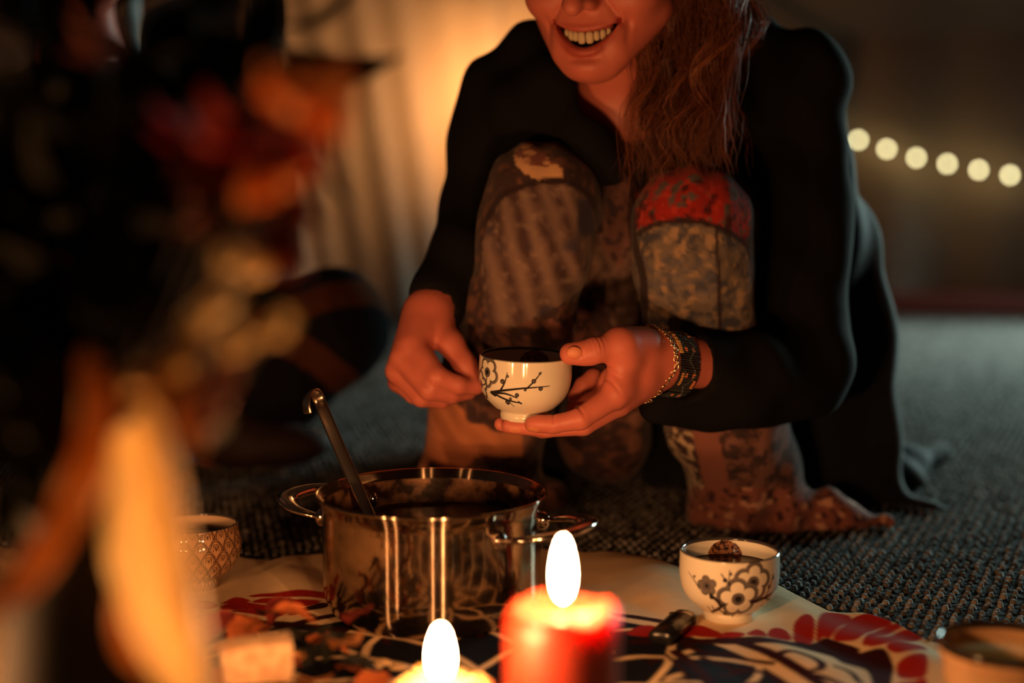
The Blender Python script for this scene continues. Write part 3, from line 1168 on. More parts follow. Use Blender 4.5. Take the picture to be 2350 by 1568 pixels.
HC = W(1203, 812, 1.43)
HELD_LOC = (HC[0], 1.43, HC[2] - 0.066)
build_cup('tea_cup', 'white cup with plum blossom branch held in the hand above the pot', HELD_LOC, paint_held, tilt=(math.radians(2.5), math.radians(1.5), 0), liquid=False, spot=0.25)
build_cup('tea_cup', 'white cup with grey plum blossoms standing on the printed cloth by the lighter', (CUPF[0], CUPF[1], FLAT), paint_floor, spot=0.05)
TAN = np.array([0.42, 0.23, 0.12])
build_cup('tea_cup', 'tan cup with brown scalloped line pattern at the cloth edge behind dried leaves', (CUPL[0], CUPL[1], FLAT), paint_scallop, body=TAN, inner=np.array([0.55, 0.38, 0.25]), n=340, R=0.0442, spot=9)
build_cup('tea_cup', 'plain tan cup with dark rim on the cloth corner', (CUPR[0], CUPR[1], FLAT), None, body=np.array([0.55, 0.33, 0.17]), inner=np.array([0.55, 0.33, 0.17]), rimc=(0.02, 0.014, 0.012), n=110, R=0.0500, spot=9, liquid=False, rimband=0.006)


# ================================================================== LIGHTER
def build_lighter():
    mid = (lgA + lgB) / 2
    t = thing('cigarette_lighter', 'black plastic lighter lying on the printed cloth beside the blossom cup', 'lighter', (mid[0], mid[1], FLAT))
    ang = math.atan2(lgB[1] - lgA[1], lgB[0] - lgA[0])
    t.rotation_euler = (0, 0, ang)
    mb = principled('black_plastic', (0.008, 0.008, 0.009), 0.22)
    mm = principled('lighter_metal', (0.45, 0.4, 0.35), 0.25, metal=1.0)
    L = 0.062
    th = np.arange(24) * 2 * math.pi / 24

    def sect(x, sy, sz, zc=0.0085):
        c, s = np.cos(th), np.sin(th)
        return np.stack([np.full(24, x), sy * np.sign(c) * np.abs(c) ** .8, zc + sz * np.sign(s) * np.abs(s) ** .8], 1)

    def loft(rows):
        n = 24
        V = np.vstack(rows)
        j, i = np.meshgrid(np.arange(len(rows) - 1), np.arange(n), indexing='ij')
        Q = np.stack([j * n + i, (j + 1) * n + i, (j + 1) * n + (i + 1) % n, j * n + (i + 1) % n], -1).reshape(-1, 4)
        return V, Q
    V, Q = loft([sect(-L / 2, .001, .001), sect(-L / 2, .009, .005), sect(-L / 2 + .002, .0118, .0072), sect(L / 2 - .004, .0122, .0075), sect(L / 2 - .003, .0108, .0065), sect(L / 2 - .003, .001, .001)])
    mesh_np('body', V, Q, mb, t)
    V, Q = loft([sect(L / 2 - .0035, .001, .001), sect(L / 2 - .0035, .0105, .0066), sect(L / 2 + .009, .0105, .0066), sect(L / 2 + .0098, .009, .0055), sect(L / 2 + .0098, .001, .001)])
    mesh_np('hood', V, Q, mm, t)
    V, Q = tube([(L / 2 + .004, .0095, .012), (L / 2 + .004, .0095, .0045)], 0.004, 16)
    mesh_np('spark_wheel', V, Q, mm, t)
    V, Q = box_np((L / 2 + .001, -0.0105, .0085), (.008, .005, .008))
    mesh_np('button', V, Q, principled('lighter_button', (0.02, 0.01, 0.01), 0.4), t)


build_lighter()

# ================================================================== CANDLES
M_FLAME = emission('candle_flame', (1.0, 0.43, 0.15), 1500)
M_WICK = principled('wick', (0.01, 0.008, 0.006), 0.9)


def build_candle(label, top, r, wax, power, seed=0, flame_h=0.034, flame_r=0.0072, sssr=(0.05, 0.014, 0.004), lean=0.0, group=None, suffix=''):
    x, y, z = top
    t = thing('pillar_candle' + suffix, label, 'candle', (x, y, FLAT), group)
    H = z - FLAT
    m = principled('wax', wax, 0.45, sss=1.0, sssr=sssr, spec=0.4, bump=(40, 0.1, 0.003))
    prof = [(0, 0), (r - 0.003, 0), (r, 0.003), (r, H * .5), (r * 1.0, H - 0.008), (r - 0.002, H - 0.002), (r - 0.006, H + 0.0005), (r - 0.012, H - 0.003), (r * .4, H - 0.006), (0.004, H - 0.007), (0, H - 0.007)]
    V, Q = lathe(resample(prof, 0.004), 64)
    rng = np.random.default_rng(seed)
    a = np.arctan2(V[:, 1], V[:, 0])
    V[:, 2] += np.where(V[:, 2] > H - 0.02, 0.002 * np.sin(3 * a + seed) + 0.001 * np.sin(7 * a), 0)
    mesh_np('wax_body', V, Q, m, t)
    V, Q = tube([(0, 0, H - 0.010), (0.0005, 0, H), (0.0015 + lean, 0, H + 0.008)], 0.0009, 6)
    mesh_np('wick', V, Q, M_WICK, t)
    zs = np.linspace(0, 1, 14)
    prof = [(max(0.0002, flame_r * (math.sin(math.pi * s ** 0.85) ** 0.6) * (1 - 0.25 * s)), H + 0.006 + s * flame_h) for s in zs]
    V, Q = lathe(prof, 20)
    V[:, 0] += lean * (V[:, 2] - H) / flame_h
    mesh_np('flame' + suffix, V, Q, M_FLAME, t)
    return t


RED = (0.22, 0.022, 0.009)
build_candle('tall red pillar candle with a long flame in front of the pot', CAND1, 0.0355, RED, 13.0, 1, 0.038, 0.0058)
build_candle('cream pillar candle with a small flame in front of the pot', CAND2, 0.029, (0.30, 0.18, 0.08), 10.0, 2, 0.028, 0.0052)
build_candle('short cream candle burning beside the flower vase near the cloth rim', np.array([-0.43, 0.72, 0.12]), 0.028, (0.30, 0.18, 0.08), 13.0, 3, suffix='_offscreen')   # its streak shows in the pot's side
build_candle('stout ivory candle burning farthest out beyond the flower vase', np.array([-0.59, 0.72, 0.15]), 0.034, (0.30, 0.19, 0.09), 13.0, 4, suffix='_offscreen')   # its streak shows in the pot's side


# ================================================================== THE WOMAN
def rotx(a):
    c, s = math.cos(a), math.sin(a)
    return np.array([[1, 0, 0], [0, c, -s], [0, s, c]])


def roty(a):
    c, s = math.cos(a), math.sin(a)
    return np.array([[c, 0, s], [0, 1, 0], [-s, 0, c]])


def rotz(a):
    c, s = math.cos(a), math.sin(a)
    return np.array([[c, -s, 0], [s, c, 0], [0, 0, 1]])


def pix(P):
    """project world points to the frame, used to place seams and patches on the garments"""
    x, y, z = P[:, 0], P[:, 1], P[:, 2] - CAMZ
    dep = y * CP - z * SP
    up = y * SP + z * CP
    return np.stack([CX + F * x / dep, CY - F * up / dep], 1)


SKIN = np.array([0.58, 0.165, 0.118])
LIP = np.array([0.33, 0.038, 0.028])
NAIL = np.array([0.66, 0.235, 0.125])
M_SKIN = principled('skin', rough=0.48, attr=True, spec=0.4, sss=0.25, sssr=(0.010, 0.0035, 0.0015), bump=(700, 0.08, 0.0006))
HEAD_O = W(1338, 60, 1.525)
HEAD_R = rotz(math.radians(-22)) @ rotx(math.radians(13)) @ roty(math.radians(0.5))


def build_head(res=0.0016):
    cm = 0.01
    f = Field((-0.085, -0.036, -0.075), (0.085, 0.185, 0.195), res)
    S = lambda *a: tuple(v * cm for v in a)
    f.ell(S(0, 9.0, 10.2), S(7.3, 9.0, 8.6), k=0.01)
    f.ell(S(0, 6.3, 3.4), S(6.2, 6.0, 7.4), k=0.02)
    for s in (-1, 1):
        f.cone(S(5.2 * s, 7.2, 1.0), S(1.7 * s, 1.9, -3.9), 0.019, 0.0135, 0.015)
        f.cone(S(4.8 * s, 6.0, 0.8), S(2.5 * s, 2.2, -2.4), 0.022, 0.0175, 0.015)
        f.ell(S(4.2 * s, 2.9, 2.3), S(2.6, 2.3, 2.1), k=0.014)
        f.ell(S(5.3 * s, 4.6, 3.8), S(2.1, 2.4, 2.6), k=0.016)
    f.ell(S(0, 1.5, -3.85), S(2.0, 1.75, 1.55), k=0.015)
    f.ell(S(0, 0.65, -3.95), S(1.4, 1.2, 1.15), k=0.012)
    f.cone(S(0, 3.5, -3.6), S(0, 8, -2.5), 0.024, 0.03, 0.02)
    f.ell(S(0, 2.4, -0.7), S(3.9, 2.6, 3.1), k=0.012)
    # nose
    f.cone(S(0, 1.2, 6.5), S(-0.15, -2.0, 2.7), 0.009, 0.0085, 0.008)
    f.ell(S(-0.18, -2.30, 2.05), S(0.84, 0.85, 0.80), k=0.009)
    for s in (-1, 1):
        f.ell(S(1.15 * s, -0.65, 2.25), S(0.66, 1.1, 0.70), k=0.009)
        f.ell(S(0.60 * s, -1.05, 1.42), S(0.28, 0.5, 0.30), k=0.003, op='sub')
        # eyes (closed lids), brows, ears
        f.ell(S(3.2 * s, 0.6, 6.7), S(1.7, 1.0, 1.0), k=0.012, op='sub')
        f.ell(S(3.2 * s, 2.3, 6.5), S(1.3, 1.15, 0.95), k=0.004)
        f.cone(S(1.5 * s, 0.6, 8.3), S(5.0 * s, 2.6, 8.5), 0.006, 0.005, 0.01)
        f.ell(S(7.0 * s, 8.2, 4.6), S(0.7, 1.7, 3.0), k=0.004)
    # smiling mouth: cut a crescent, then lay the lips along its edges
    g = [a.astype(np.float32) for a in f.ax]
    X, Yg, Z = g[0][:, None, None] / cm, g[1][None, :, None] / cm, g[2][None, None, :] / cm
    q = np.clip(1 - (X / 3.45) ** 2, 0, 1)
    zu = 0.30 - 0.72 * q
    zl = 0.30 - 2.65 * q ** 0.85
    d2 = np.maximum(np.maximum(Z - zu, zl - Z) * 0.75, np.abs(X) - 3.4)
    d = np.maximum(d2, Yg - 3.2) * cm
    f._mix((slice(None),) * 3, d.astype(np.float32), 0.002, 'sub')
    xs = np.linspace(-3.45, 3.45, 15)
    qq = np.clip(1 - (xs / 3.45) ** 2, 0, 1)
    ysurf = 0.02 + 0.135 * xs ** 2
    up = np.stack([xs, ysurf + 0.10, 0.30 - 0.72 * qq + 0.20], 1) * cm
    lo = np.stack([xs, ysurf + 0.25 - 0.42 * qq, 0.30 - 2.65 * qq ** 0.85 - 0.22 * qq - 0.05], 1) * cm
    f.chain(list(up), list((0.14 + 0.16 * qq) * cm), 0.003)
    f.chain(list(lo), list((0.12 + 0.36 * qq) * cm), 0.0022)
    # smile folds
    for s in (-1, 1):
        f.crease(S(3.1 * s, 0.6, 1.1), (1.0 * s, 0, 0.62), 0.022, 0.0024, 0.0028)
        f.crease(S(4.2 * s, 1.8, -0.3), (1.0 * s, 0, -0.1), 0.020, 0.0022, 0.0028)
    f.crease(S(0, 0.1, -3.25), (0, 0, 1), 0.018, 0.0030, 0.0035)
    V, Q = f.mesh()
    V = smooth_np(V, Q, 2)
    C = np.array(np.broadcast_to(SKIN, (len(V), 3)), float)
    for pts, rr in ((up, 0.0035), (lo, 0.0052)):
        dd = np.full(len(V), 1.0)
        near = np.where((np.abs(V[:, 0]) < 0.04) & (V[:, 2] < 0.012) & (V[:, 2] > -0.035) & (V[:, 1] < 0.03))[0]
        dm = np.full(len(near), 1.0)
        for i in range(len(pts) - 1):
            e = pts[i + 1] - pts[i]
            t = np.clip(((V[near] - pts[i]) @ e) / (e @ e), 0, 1)
            dm = np.minimum(dm, np.linalg.norm(V[near] - pts[i] - t[:, None] * e, axis=1))
        a = np.clip(1.6 - dm / rr, 0, 1)[:, None]
        C[near] = C[near] * (1 - a) + LIP * a
    ins = (np.abs(V[:, 0]) < 0.035) & (V[:, 1] > 0.010 + 13.5 * V[:, 0] ** 2) & (V[:, 1] < 0.034) & (V[:, 2] < 0.004) & (V[:, 2] > -0.024)
    C[ins] = (0.26, 0.045, 0.038)
    dark = np.array([0.035, 0.014, 0.009])
    ax_ = np.abs(V[:, 0])
    brow = (V[:, 1] < 0.035) & (ax_ > 0.014) & (ax_ < 0.053) & (np.abs(V[:, 2] - 0.0855 - 0.10 * np.minimum(ax_ - 0.014, 0.022)) < 0.0032)
    lash = (V[:, 1] < 0.03) & (((ax_ - 0.032) / 0.0135) ** 2 < 1) & (np.abs(V[:, 2] - 0.0605 - 14 * (ax_ - 0.032) ** 2) < 0.0012)
    C[brow | lash] = dark
    parts = [(V, Q, C)]
    # gum and teeth of the upper arch
    xs = np.linspace(-2.4, 2.4, 17)
    gum = np.stack([xs, 0.95 + 0.16 * xs ** 2, -0.45 + 0.05 * xs ** 2], 1) * cm
    Vg, Qg = tube(gum, 0.0042, 8)
    parts.append((Vg, Qg, np.array([0.30, 0.05, 0.045])))
    x = 0.0
    for s in (-1, 1):
        x = 0.02
        for w, h in ((0.80, 1.25), (0.60, 1.02), (0.60, 1.12), (0.46, 0.85)):
            xc = s * (x + w / 2)
            x += w * 0.97
            yc = 0.62 + 0.16 * xc ** 2
            ang = math.atan(0.32 * xc)
            Vt, Qt = ellipsoid_np((0, 0, 0), (1, 1, 1), 14, 9)
            Vt = np.sign(Vt) * np.abs(Vt) ** 0.62 * np.array([w / 2, 0.28, h / 2]) * cm
            Vt = Vt @ rotz(ang).T + np.array([xc, yc, -0.70 - h * 0.42 + 0.05 * xc ** 2]) * cm
            parts.append((Vt, Qt, np.array([0.58, 0.46, 0.30])))
    V, Q, C = join_np(parts)
    if res > 0.003:
        return V, Q, C
    return 1.06 * V @ HEAD_R.T + HEAD_O, Q, C


def build_left_hand():
    a = W(1640, 838, 1.505)
    global HANDF
    f = Field(np.array([-0.035, 1.345, 0.115]), np.array([0.235, 1.575, 0.30]), 0.00115)
    wr = W(1520, 822, 1.463)
    f.cone(a, wr, 0.0275, 0.0262, 0.01)
    im, mm, rm, pm = W(1412, 908, 1.405), W(1420, 926, 1.424), W(1412, 930, 1.443), W(1402, 922, 1.460)
    for q, r, k in ((im, .0132, .014), (mm, .0135, .014), (rm, .0128, .014), (pm, .0115, .014)):
        f.cone(wr + (q - wr) * 0.12, q, 0.0215, r, k)
    f.ell(W(1466, 852, 1.44), (0.021, 0.024, 0.024), k=0.012)
    # thenar, thumb
    cmc, mcp, ip, tip = W(1492, 806, 1.452), W(1428, 795, 1.412), W(1366, 804, 1.400), W(1310, 812, 1.3985)
    f.cone(cmc, mcp, 0.0235, 0.0165, 0.012)
    f.cone(W(1470, 792, 1.435), W(1420, 788, 1.412), 0.0165, 0.0150, 0.012)
    f.cone(mcp, ip, 0.0158, 0.0128, 0.006)
    f.cone(ip, tip, 0.0126, 0.0112, 0.004)
    f.ell(W(1345, 818, 1.397), (0.014, 0.009, 0.009), k=0.006)
    # web between thumb and index
    f.cone(W(1432, 830, 1.414), W(1418, 884, 1.408), 0.0150, 0.0132, 0.012)
    # fingers
    pip, dip, it = W(1332, 962, 1.389), W(1270, 974, 1.389), W(1222, 974, 1.393)
    f.chain([im, pip, dip, it], [.0128, .0106, .0090, .0080], .004)
    f.ell(W(1240, 972, 1.390), (0.011, 0.008, 0.0075), k=0.004)
    f.chain([mm, W(1340, 976, 1.408), W(1255, 984, 1.410), W(1168, 978, 1.416)], [.0128, .0102, .0088, .0075], .003)
    f.chain([rm, W(1335, 978, 1.432), W(1245, 986, 1.434), W(1150, 974, 1.438)], [.012, .0098, .0085, .0072], .003)
    f.chain([pm, W(1362, 868, 1.476), W(1338, 884, 1.480), W(1318, 912, 1.482)], [.0115, .0098, .0086, .0074], .003)
    f.ell(W(1408, 884, 1.448), (0.017, 0.020, 0.020), k=0.010)
    f.chain([W(1405, 905, 1.452), W(1352, 925, 1.458), W(1318, 940, 1.462)], [.012, .0098, .0085], .003)
    # joint creases
    dth = ip - mcp
    for o_, dp in ((0.0, .0013), (0.0045, .0009), (-0.0045, .0010), (0.0080, .0006)):
        f.crease(ip + dth / np.linalg.norm(dth) * (o_ - 0.003) + np.array([0, -0.008, 0.006]), dth, 0.011, dp, 0.0010)
    for j0, j1, j2 in ((im, pip, dip), (pip, dip, it)):
        dd = (j2 - j0)
        f.crease(j1 + np.array([0, -0.002, 0.008]), dd, 0.012, 0.0016, 0.0012)
        f.crease(j1 + np.array([0, -0.004, -0.008]) - dd / np.linalg.norm(dd) * .002, dd, 0.009, 0.0006, 0.0008)
    f.crease(im + np.array([-0.004, -0.004, 0.010]), pip - im, 0.016, 0.0014, 0.0014)
    # thumb base fold and palm folds
    f.crease(W(1392, 842, 1.402), (0.35, 0, 1), 0.014, 0.0014, 0.0012)
    f.crease(W(1405, 856, 1.400), (0.7, 0, 0.9), 0.014, 0.0008, 0.0014)
    HANDF = f
    # thumb nail, facing the lens side
    nc = W(1318, 809, 1.3875)
    f.ell(nc + np.array([0, -0.0006, 0]), (0.0095, 0.0024, 0.0077), k=0.0008, op='sub')
    f.ell(nc, (0.0078, 0.0026, 0.0062), k=0.0004)
    V, Q = f.mesh()
    V = smooth_np(V, Q, 2)
    C = np.array(np.broadcast_to(SKIN, (len(V), 3)), float)
    C *= (0.92 + 0.16 * fbm(V, 60, 8, 2))[:, None]
    e = np.sqrt(((V[:, 0] - nc[0]) / 0.0082) ** 2 + ((V[:, 2] - nc[2]) / 0.0066) ** 2)
    m = (V[:, 1] < nc[1] + 0.004) & (np.abs(V[:, 1] - nc[1]) < 0.008)
    C[m & (e < 0.92)] = NAIL
    for p in (W(1222, 987, 1.386), W(1182, 987, 1.409)):
        e = np.sqrt(((V[:, 0] - p[0]) / 0.0065) ** 2 + ((V[:, 1] - p[1]) / 0.006) ** 2 + ((V[:, 2] - p[2]) / 0.0030) ** 2)
        C[e < 1.0] = NAIL
    return V, Q, C


def build_right_hand():
    f = Field(np.array([-0.158, 1.44, 0.125]), np.array([0.0, 1.67, 0.345]), 0.0016)
    wr = W(988, 712, 1.565)
    f.cone(W(1062, 600, 1.62), wr, 0.0265, 0.0245, 0.01)
    im, mm, rm, pm = W(950, 792, 1.520), W(926, 822, 1.516), W(913, 852, 1.526), W(915, 876, 1.543)
    for q, r in ((im, .0145), (mm, .0145), (rm, .0138), (pm, .012)):
        f.cone(wr + (q - wr) * .1, q, 0.0225, r, 0.012)
    f.chain([im, W(1003, 866, 1.486), W(1052, 884, 1.492), W(1092, 889, 1.503)], [.0138, .0116, .0098, .0082], .004)
    f.chain([mm, W(985, 894, 1.488), W(1035, 905, 1.500), W(1076, 900, 1.515)], [.0138, .0116, .0100, .0082], .003)
    f.chain([rm, W(968, 911, 1.504), W(1012, 918, 1.518), W(1046, 908, 1.532)], [.0130, .0110, .0096, .0080], .003)
    f.chain([pm, W(950, 906, 1.530), W(986, 916, 1.543), W(1014, 906, 1.552)], [.0115, .0098, .0086, .0074], .003)
    th = [W(1002, 742, 1.553), W(1034, 788, 1.530), W(1068, 838, 1.516), W(1093, 878, 1.506)]
    f.chain(th, [.0170, .0140, .0122, .0094], .006)
    f.cone(W(998, 745, 1.555), W(962, 790, 1.528), .017, .013, .012)
    for p, d in ((W(1003, 862, 1.478), (1, 0, 0.1)), (W(985, 890, 1.480), (1, 0, 0)), (W(968, 908, 1.497), (1, 0, 0))):
        f.crease(p, d, 0.011, 0.0007, 0.0010)
    V, Q = f.mesh()
    V = smooth_np(V, Q, 2)
    C = np.broadcast_to(SKIN, (len(V), 3)) * (0.92 + 0.16 * fbm(V, 60, 3, 2))[:, None]
    return V, Q, C


NECK_B = W(1436, 262, 1.690)
CHEST = W(1446, 372, 1.775)


def build_core():
    """neck, collar bones, chest, arms and legs: mostly under the clothes"""
    f = Field((-0.16, 1.40, 0.0), (0.44, 2.25, 0.56), 0.0055)
    f.cone(HEAD_O + HEAD_R @ np.array([0, 0.085, 0.0]), NECK_B, 0.046, 0.050, 0.012)
    f.ell(CHEST, (0.145, 0.115, 0.115), k=0.04)
    f.cone(CHEST, W(1480, 640, 2.02), 0.11, 0.13, 0.04)
    f.cone(W(1500, 95, 1.625), W(1408, 262, 1.640), 0.013, 0.010, 0.012)
    f.cone(W(1395, 250, 1.642), W(1180, 240, 1.690), 0.012, 0.014, 0.014)
    f.cone(W(1432, 255, 1.642), W(1720, 190, 1.700), 0.012, 0.014, 0.014)
    rs, ls = W(1160, 245, 1.72), W(1835, 205, 1.72)
    f.cone(NECK_B, rs, 0.06, 0.042, 0.03)
    f.cone(NECK_B, ls, 0.06, 0.042, 0.03)
    f.chain([rs, W(1098, 470, 1.705), W(1062, 600, 1.62)], [.034, .026, .024], .02)
    f.chain([ls, W(1845, 480, 1.72), W(1838, 850, 1.63), W(1650, 840, 1.51)], [.036, .030, .030, .025], .02)
    for kn, an, hip in ((W(1242, 470, 1.60), W(1120, 1100, 1.72), W(1360, 640, 2.0)), (W(1585, 520, 1.60), W(1700, 1130, 1.72), W(1620, 640, 2.0))):
        f.chain([hip, kn, an], [.075, .045, .032], .03)
        an2 = np.array([an[0], an[1] + 0.02, 0.03])
        f.cone(an, an2, .032, .022, .02)
    V, Q = f.mesh()
    V = smooth_np(V, Q, 3)
    return V, Q, np.array(SKIN)


def build_woman():
    org = np.array([W(1450, 900, 1.75)[0], 1.75, 0.0])
    t = thing('person', 'smiling person crouching in black top and patchwork trousers, holding out a cup', 'person', tuple(org))
    V, Q, C = join_np([build_head(), build_core(), build_left_hand(), build_right_hand()])
    mesh_np('body', V - org, Q, M_SKIN, t, col=C)

    # ---------------------------------------------------------------- black top with sleeves
    f = Field((-0.19, 1.42, 0.0), (0.50, 2.30, 0.62), 0.0048)
    f.ell(CHEST + np.array([0, 0.004, 0]), (0.155, 0.122, 0.125), k=0.04)
    f.cone(CHEST, W(1480, 660, 2.02), 0.125, 0.15, 0.05)
    rs, ls = W(1158, 236, 1.715), W(1830, 190, 1.715)
    f.cone(NECK_B + np.array([0, 0.02, 0.0]), rs, 0.062, 0.050, 0.03)
    f.cone(NECK_B + np.array([0, 0.02, 0.0]), ls, 0.062, 0.056, 0.03)
    f.chain([rs, W(1112, 340, 1.71), W(1094, 480, 1.69), W(1058, 605, 1.622), W(1006, 688, 1.576)], [.050, .043, .039, .0375, .034], .02)
    f.chain([ls, W(1850, 480, 1.70), W(1845, 840, 1.625)], [.056, .052, .050], .03)
    f.chain([W(1845, 850, 1.615), W(1700, 862, 1.545), W(1566, 842, 1.484)], [.054, .047, .038], .02)
    f.chain([W(1800, 905, 1.60), W(1640, 930, 1.53), W(1500, 938, 1.485)], [.030, .026, .017], .025)
    # hollow sleeve mouth
    f.cone(W(1568, 836, 1.475), W(1480, 812, 1.435), 0.0325, 0.044, 0.004, 'sub')
    f.cone(W(999, 702, 1.568), W(968, 738, 1.533), 0.0255, 0.032, 0.003, 'sub')
    # crossed front of the top
    f.chain([W(1240, 130, 1.69), W(1268, 215, 1.635), W(1330, 330, 1.610), W(1395, 385, 1.600)], [.036, .036, .036, .022], .02)
    f.chain([W(1240, 125, 1.695), W(1200, 172, 1.705), W(1150, 228, 1.71)], [.038, .040, .044], .025)
    f.chain([W(1210, 260, 1.66), W(1300, 360, 1.625)], [.050, .030], .02)
    f.chain([W(1720, 110, 1.70), W(1590, 260, 1.645), W(1480, 360, 1.625)], [.044, .034, .018], .02)

    def folds(P):
        return 0.0022 * np.sin(P[:, 0] * 70 + P[:, 2] * 55 + 5 * vnoise(P, 9, 4)) + 0.005 * (vnoise(P, 16, 7) - 0.5)
    f.warp(folds)
    # neckline: clear everything in front of the chest inside the V
    vp = catmull([(1322, 60), (1326, 190), (1334, 255), (1392, 288), (1450, 332), (1500, 300), (1560, 180), (1560, 60)], 4, True)
    idx = np.argwhere(np.abs(f.D) < 0.12)
    P = f.lo + idx * f.h
    m = (P[:, 1] < 1.70) & (P[:, 2] > 0.40)
    idx, P = idx[m], P[m]
    d = poly_sd(pix(P), vp) / 2000.0
    cur = f.D[idx[:, 0], idx[:, 1], idx[:, 2]]
    f.D[idx[:, 0], idx[:, 1], idx[:, 2]] = np.maximum(cur, -d)
    V, Q = f.mesh()
    V = smooth_np(V, Q, 2)
    m_top = principled('black_knit', (0.008, 0.0075, 0.0085), 0.95, spec=0.1, sheen=0.0, bump=(300, 0.25, 0.002))
    mesh_np('black_top', V - org, Q, m_top, t)

    # ---------------------------------------------------------------- dark shawl down the back
    f = Field((-0.22, 1.50, -0.004), (0.72, 2.50, 0.60), 0.0055)
    f.chain([W(1740, 110, 1.80), W(1846, 215, 1.80), W(1862, 380, 1.80), W(1878, 560, 1.81), W(1893, 760, 1.83), W(1902, 1000, 1.86), W(1905, 1160, 1.89)], [.045, .048, .050, .066, .082, .088, .090], .03)
    f.chain([W(1500, 120, 1.88), W(1520, 500, 2.08), W(1560, 900, 2.14)], [.12, .19, .22], .05)
    f.cone(W(1500, 190, 1.82), W(1215, 250, 1.80), .080, .045, .04)
    f.cone(W(1700, 1000, 2.0), W(1720, 1100, 2.02), .19, .20, .05)
    f.chain([W(1745, 420, 1.86), W(1765, 620, 1.88), W(1775, 850, 1.92)], [.06, .075, .085], .04)
    # hem lying on the carpet
    f.cone(W(1930, 1165, 1.84), W(2120, 1195, 1.76), .050, .020, .04)
    f.cone(W(2120, 1195, 1.76), W(2270, 1212, 1.71), .020, .006, .02)
    f.cone(W(1960, 1150, 1.86), W(2060, 1120, 1.92), .050, .045, .03)
    f.cone(W(2060, 1075, 1.95), W(2165, 1040, 2.06), .030, .012, .02)
    f.chain([W(1250, 1060, 1.95), W(1000, 1085, 1.98), W(860, 1080, 2.02)], [.05, .022, .010], .03)

    def folds2(P):
        ang = np.arctan2(P[:, 0] - 0.3, P[:, 1] - 2.0)
        return 0.006 * np.sin(ang * 17 + 3 * vnoise(P, 5, 4)) + 0.006 * (vnoise(P, 11, 7) - 0.5)
    f.warp(folds2)
    # a hem stops at the floor
    z = f.ax[2][None, None, :]
    f.D = np.maximum(f.D, (0.0035 - z).astype(np.float32))
    V, Q = f.mesh()
    V = smooth_np(V, Q, 2)
    m_sh = principled('navy_wool', (0.009, 0.010, 0.017), 0.85, spec=0.15, sheen=0.12, bump=(260, 0.3, 0.002))
    mesh_np('shawl', V - org, Q, m_sh, t)

    # ---------------------------------------------------------------- patchwork trousers
    f = Field((-0.17, 1.48, -0.004), (0.46, 2.15, 0.46), 0.0035)
    rk, lk = W(1243, 458, 1.585), W(1588, 508, 1.575)
    f.chain([W(1370, 600, 1.98), W(1300, 500, 1.75), rk], [.10, .078, .0590], .03)
    f.chain([rk, W(1228, 560, 1.575), W(1190, 720, 1.60), W(1130, 920, 1.65), W(1105, 1085, 1.69)], [.0590, .060, .062, .068, .072], .02)
    f.chain([W(1620, 600, 1.98), W(1600, 520, 1.75), lk], [.10, .080, .0610], .03)
    f.chain([lk, W(1590, 620, 1.57), W(1605, 760, 1.59), W(1665, 960, 1.64), W(1705, 1085, 1.68)], [.0610, .0625, .060, .066, .070], .02)
    # fabric slung between the knees
    f.chain([W(1415, 400, 1.68), W(1412, 560, 1.665), W(1400, 760, 1.69), W(1390, 1000, 1.76)], [.036, .040, .050, .060], .02)
    # gathered hems on the floor
    f.chain([W(1620, 1165, 1.690), W(1720, 1180, 1.675), W(1830, 1190, 1.665)], [.022, .030, .030], .02)
    f.chain([W(1800, 1175, 1.685), W(1890, 1185, 1.680), W(1975, 1200, 1.672), W(2045, 1204, 1.672)], [.034, .030, .018, .006], .02)
    f.chain([W(1720, 1208, 1.655), W(1780, 1215, 1.645)], [.018, .016], .015)
    f.chain([W(1000, 1090, 1.70), W(1120, 1130, 1.67), W(1250, 1140, 1.68)], [.022, .03, .024], .02)

    def folds3(P):
        q = pix(P)
        low = np.clip((q[:, 1] - 1050) / 120, 0, 1)
        side = np.where(q[:, 0] < 1400, q[:, 0] - 0.22 * (q[:, 1] - 420), q[:, 0] + 0.1 * (q[:, 1] - 420))
        return (0.0016 * np.sin(side * 0.085 + 2.5 * vnoise(P, 12, 3)) + 0.004 * (vnoise(P, 18, 5) - 0.5) + low * 0.005 * np.sin(q[:, 0] * 0.06 + 4 * vnoise(P, 20, 6)))
    f.warp(folds3)
    z = f.ax[2][None, None, :]
    f.D = np.maximum(f.D, (0.0032 - z).astype(np.float32))
    V, Q = f.mesh()
    V = smooth_np(V, Q, 1)
    q = pix(V)
    n1, n2, n3 = fbm(V, 60, 1, 3), fbm(V, 130, 2, 2), fbm(V, 26, 3, 2)
    C = np.array(np.broadcast_to((0.035, 0.020, 0.017), (len(V), 3)), float)

    def put(mask, col, a=None):
        w = np.ones(mask.sum()) if a is None else np.clip(a[mask], 0, 1)
        C[mask] = C[mask] * (1 - w[:, None]) + np.asarray(col) * w[:, None]

    def reg(poly):
        return poly_sd(q, catmull(poly, 5, True)) < 0
    put(n1 > 0, (0.10, 0.045, 0.028), (n2 - 0.50) * 6)
    low = q[:, 1] > 860
    lf = low & (q[:, 0] < 1200)
    put(lf, (0.34, 0.125, 0.05), (n3 - 0.47) * 30)
    put(low & (q[:, 0] >= 1200) & (q[:, 0] < 1520), (0.16, 0.075, 0.045), (n3 - 0.60) * 25)
    rl = low & (q[:, 0] >= 1500)
    st = (q[:, 0] - 0.22 * (q[:, 1] - 1000))
    put(rl & (st < 1590), (0.36, 0.27, 0.15), (n2 - 0.52) * 25)
    put(rl & (st >= 1590) & (st < 1650), (0.17, 0.065, 0.04))
    put(rl & (st >= 1650), (0.14, 0.065, 0.045), (n1 - 0.50) * 20)
    hem = (q[:, 1] > 1120) & (q[:, 0] > 1560)
    put(hem, (0.17, 0.060, 0.038))
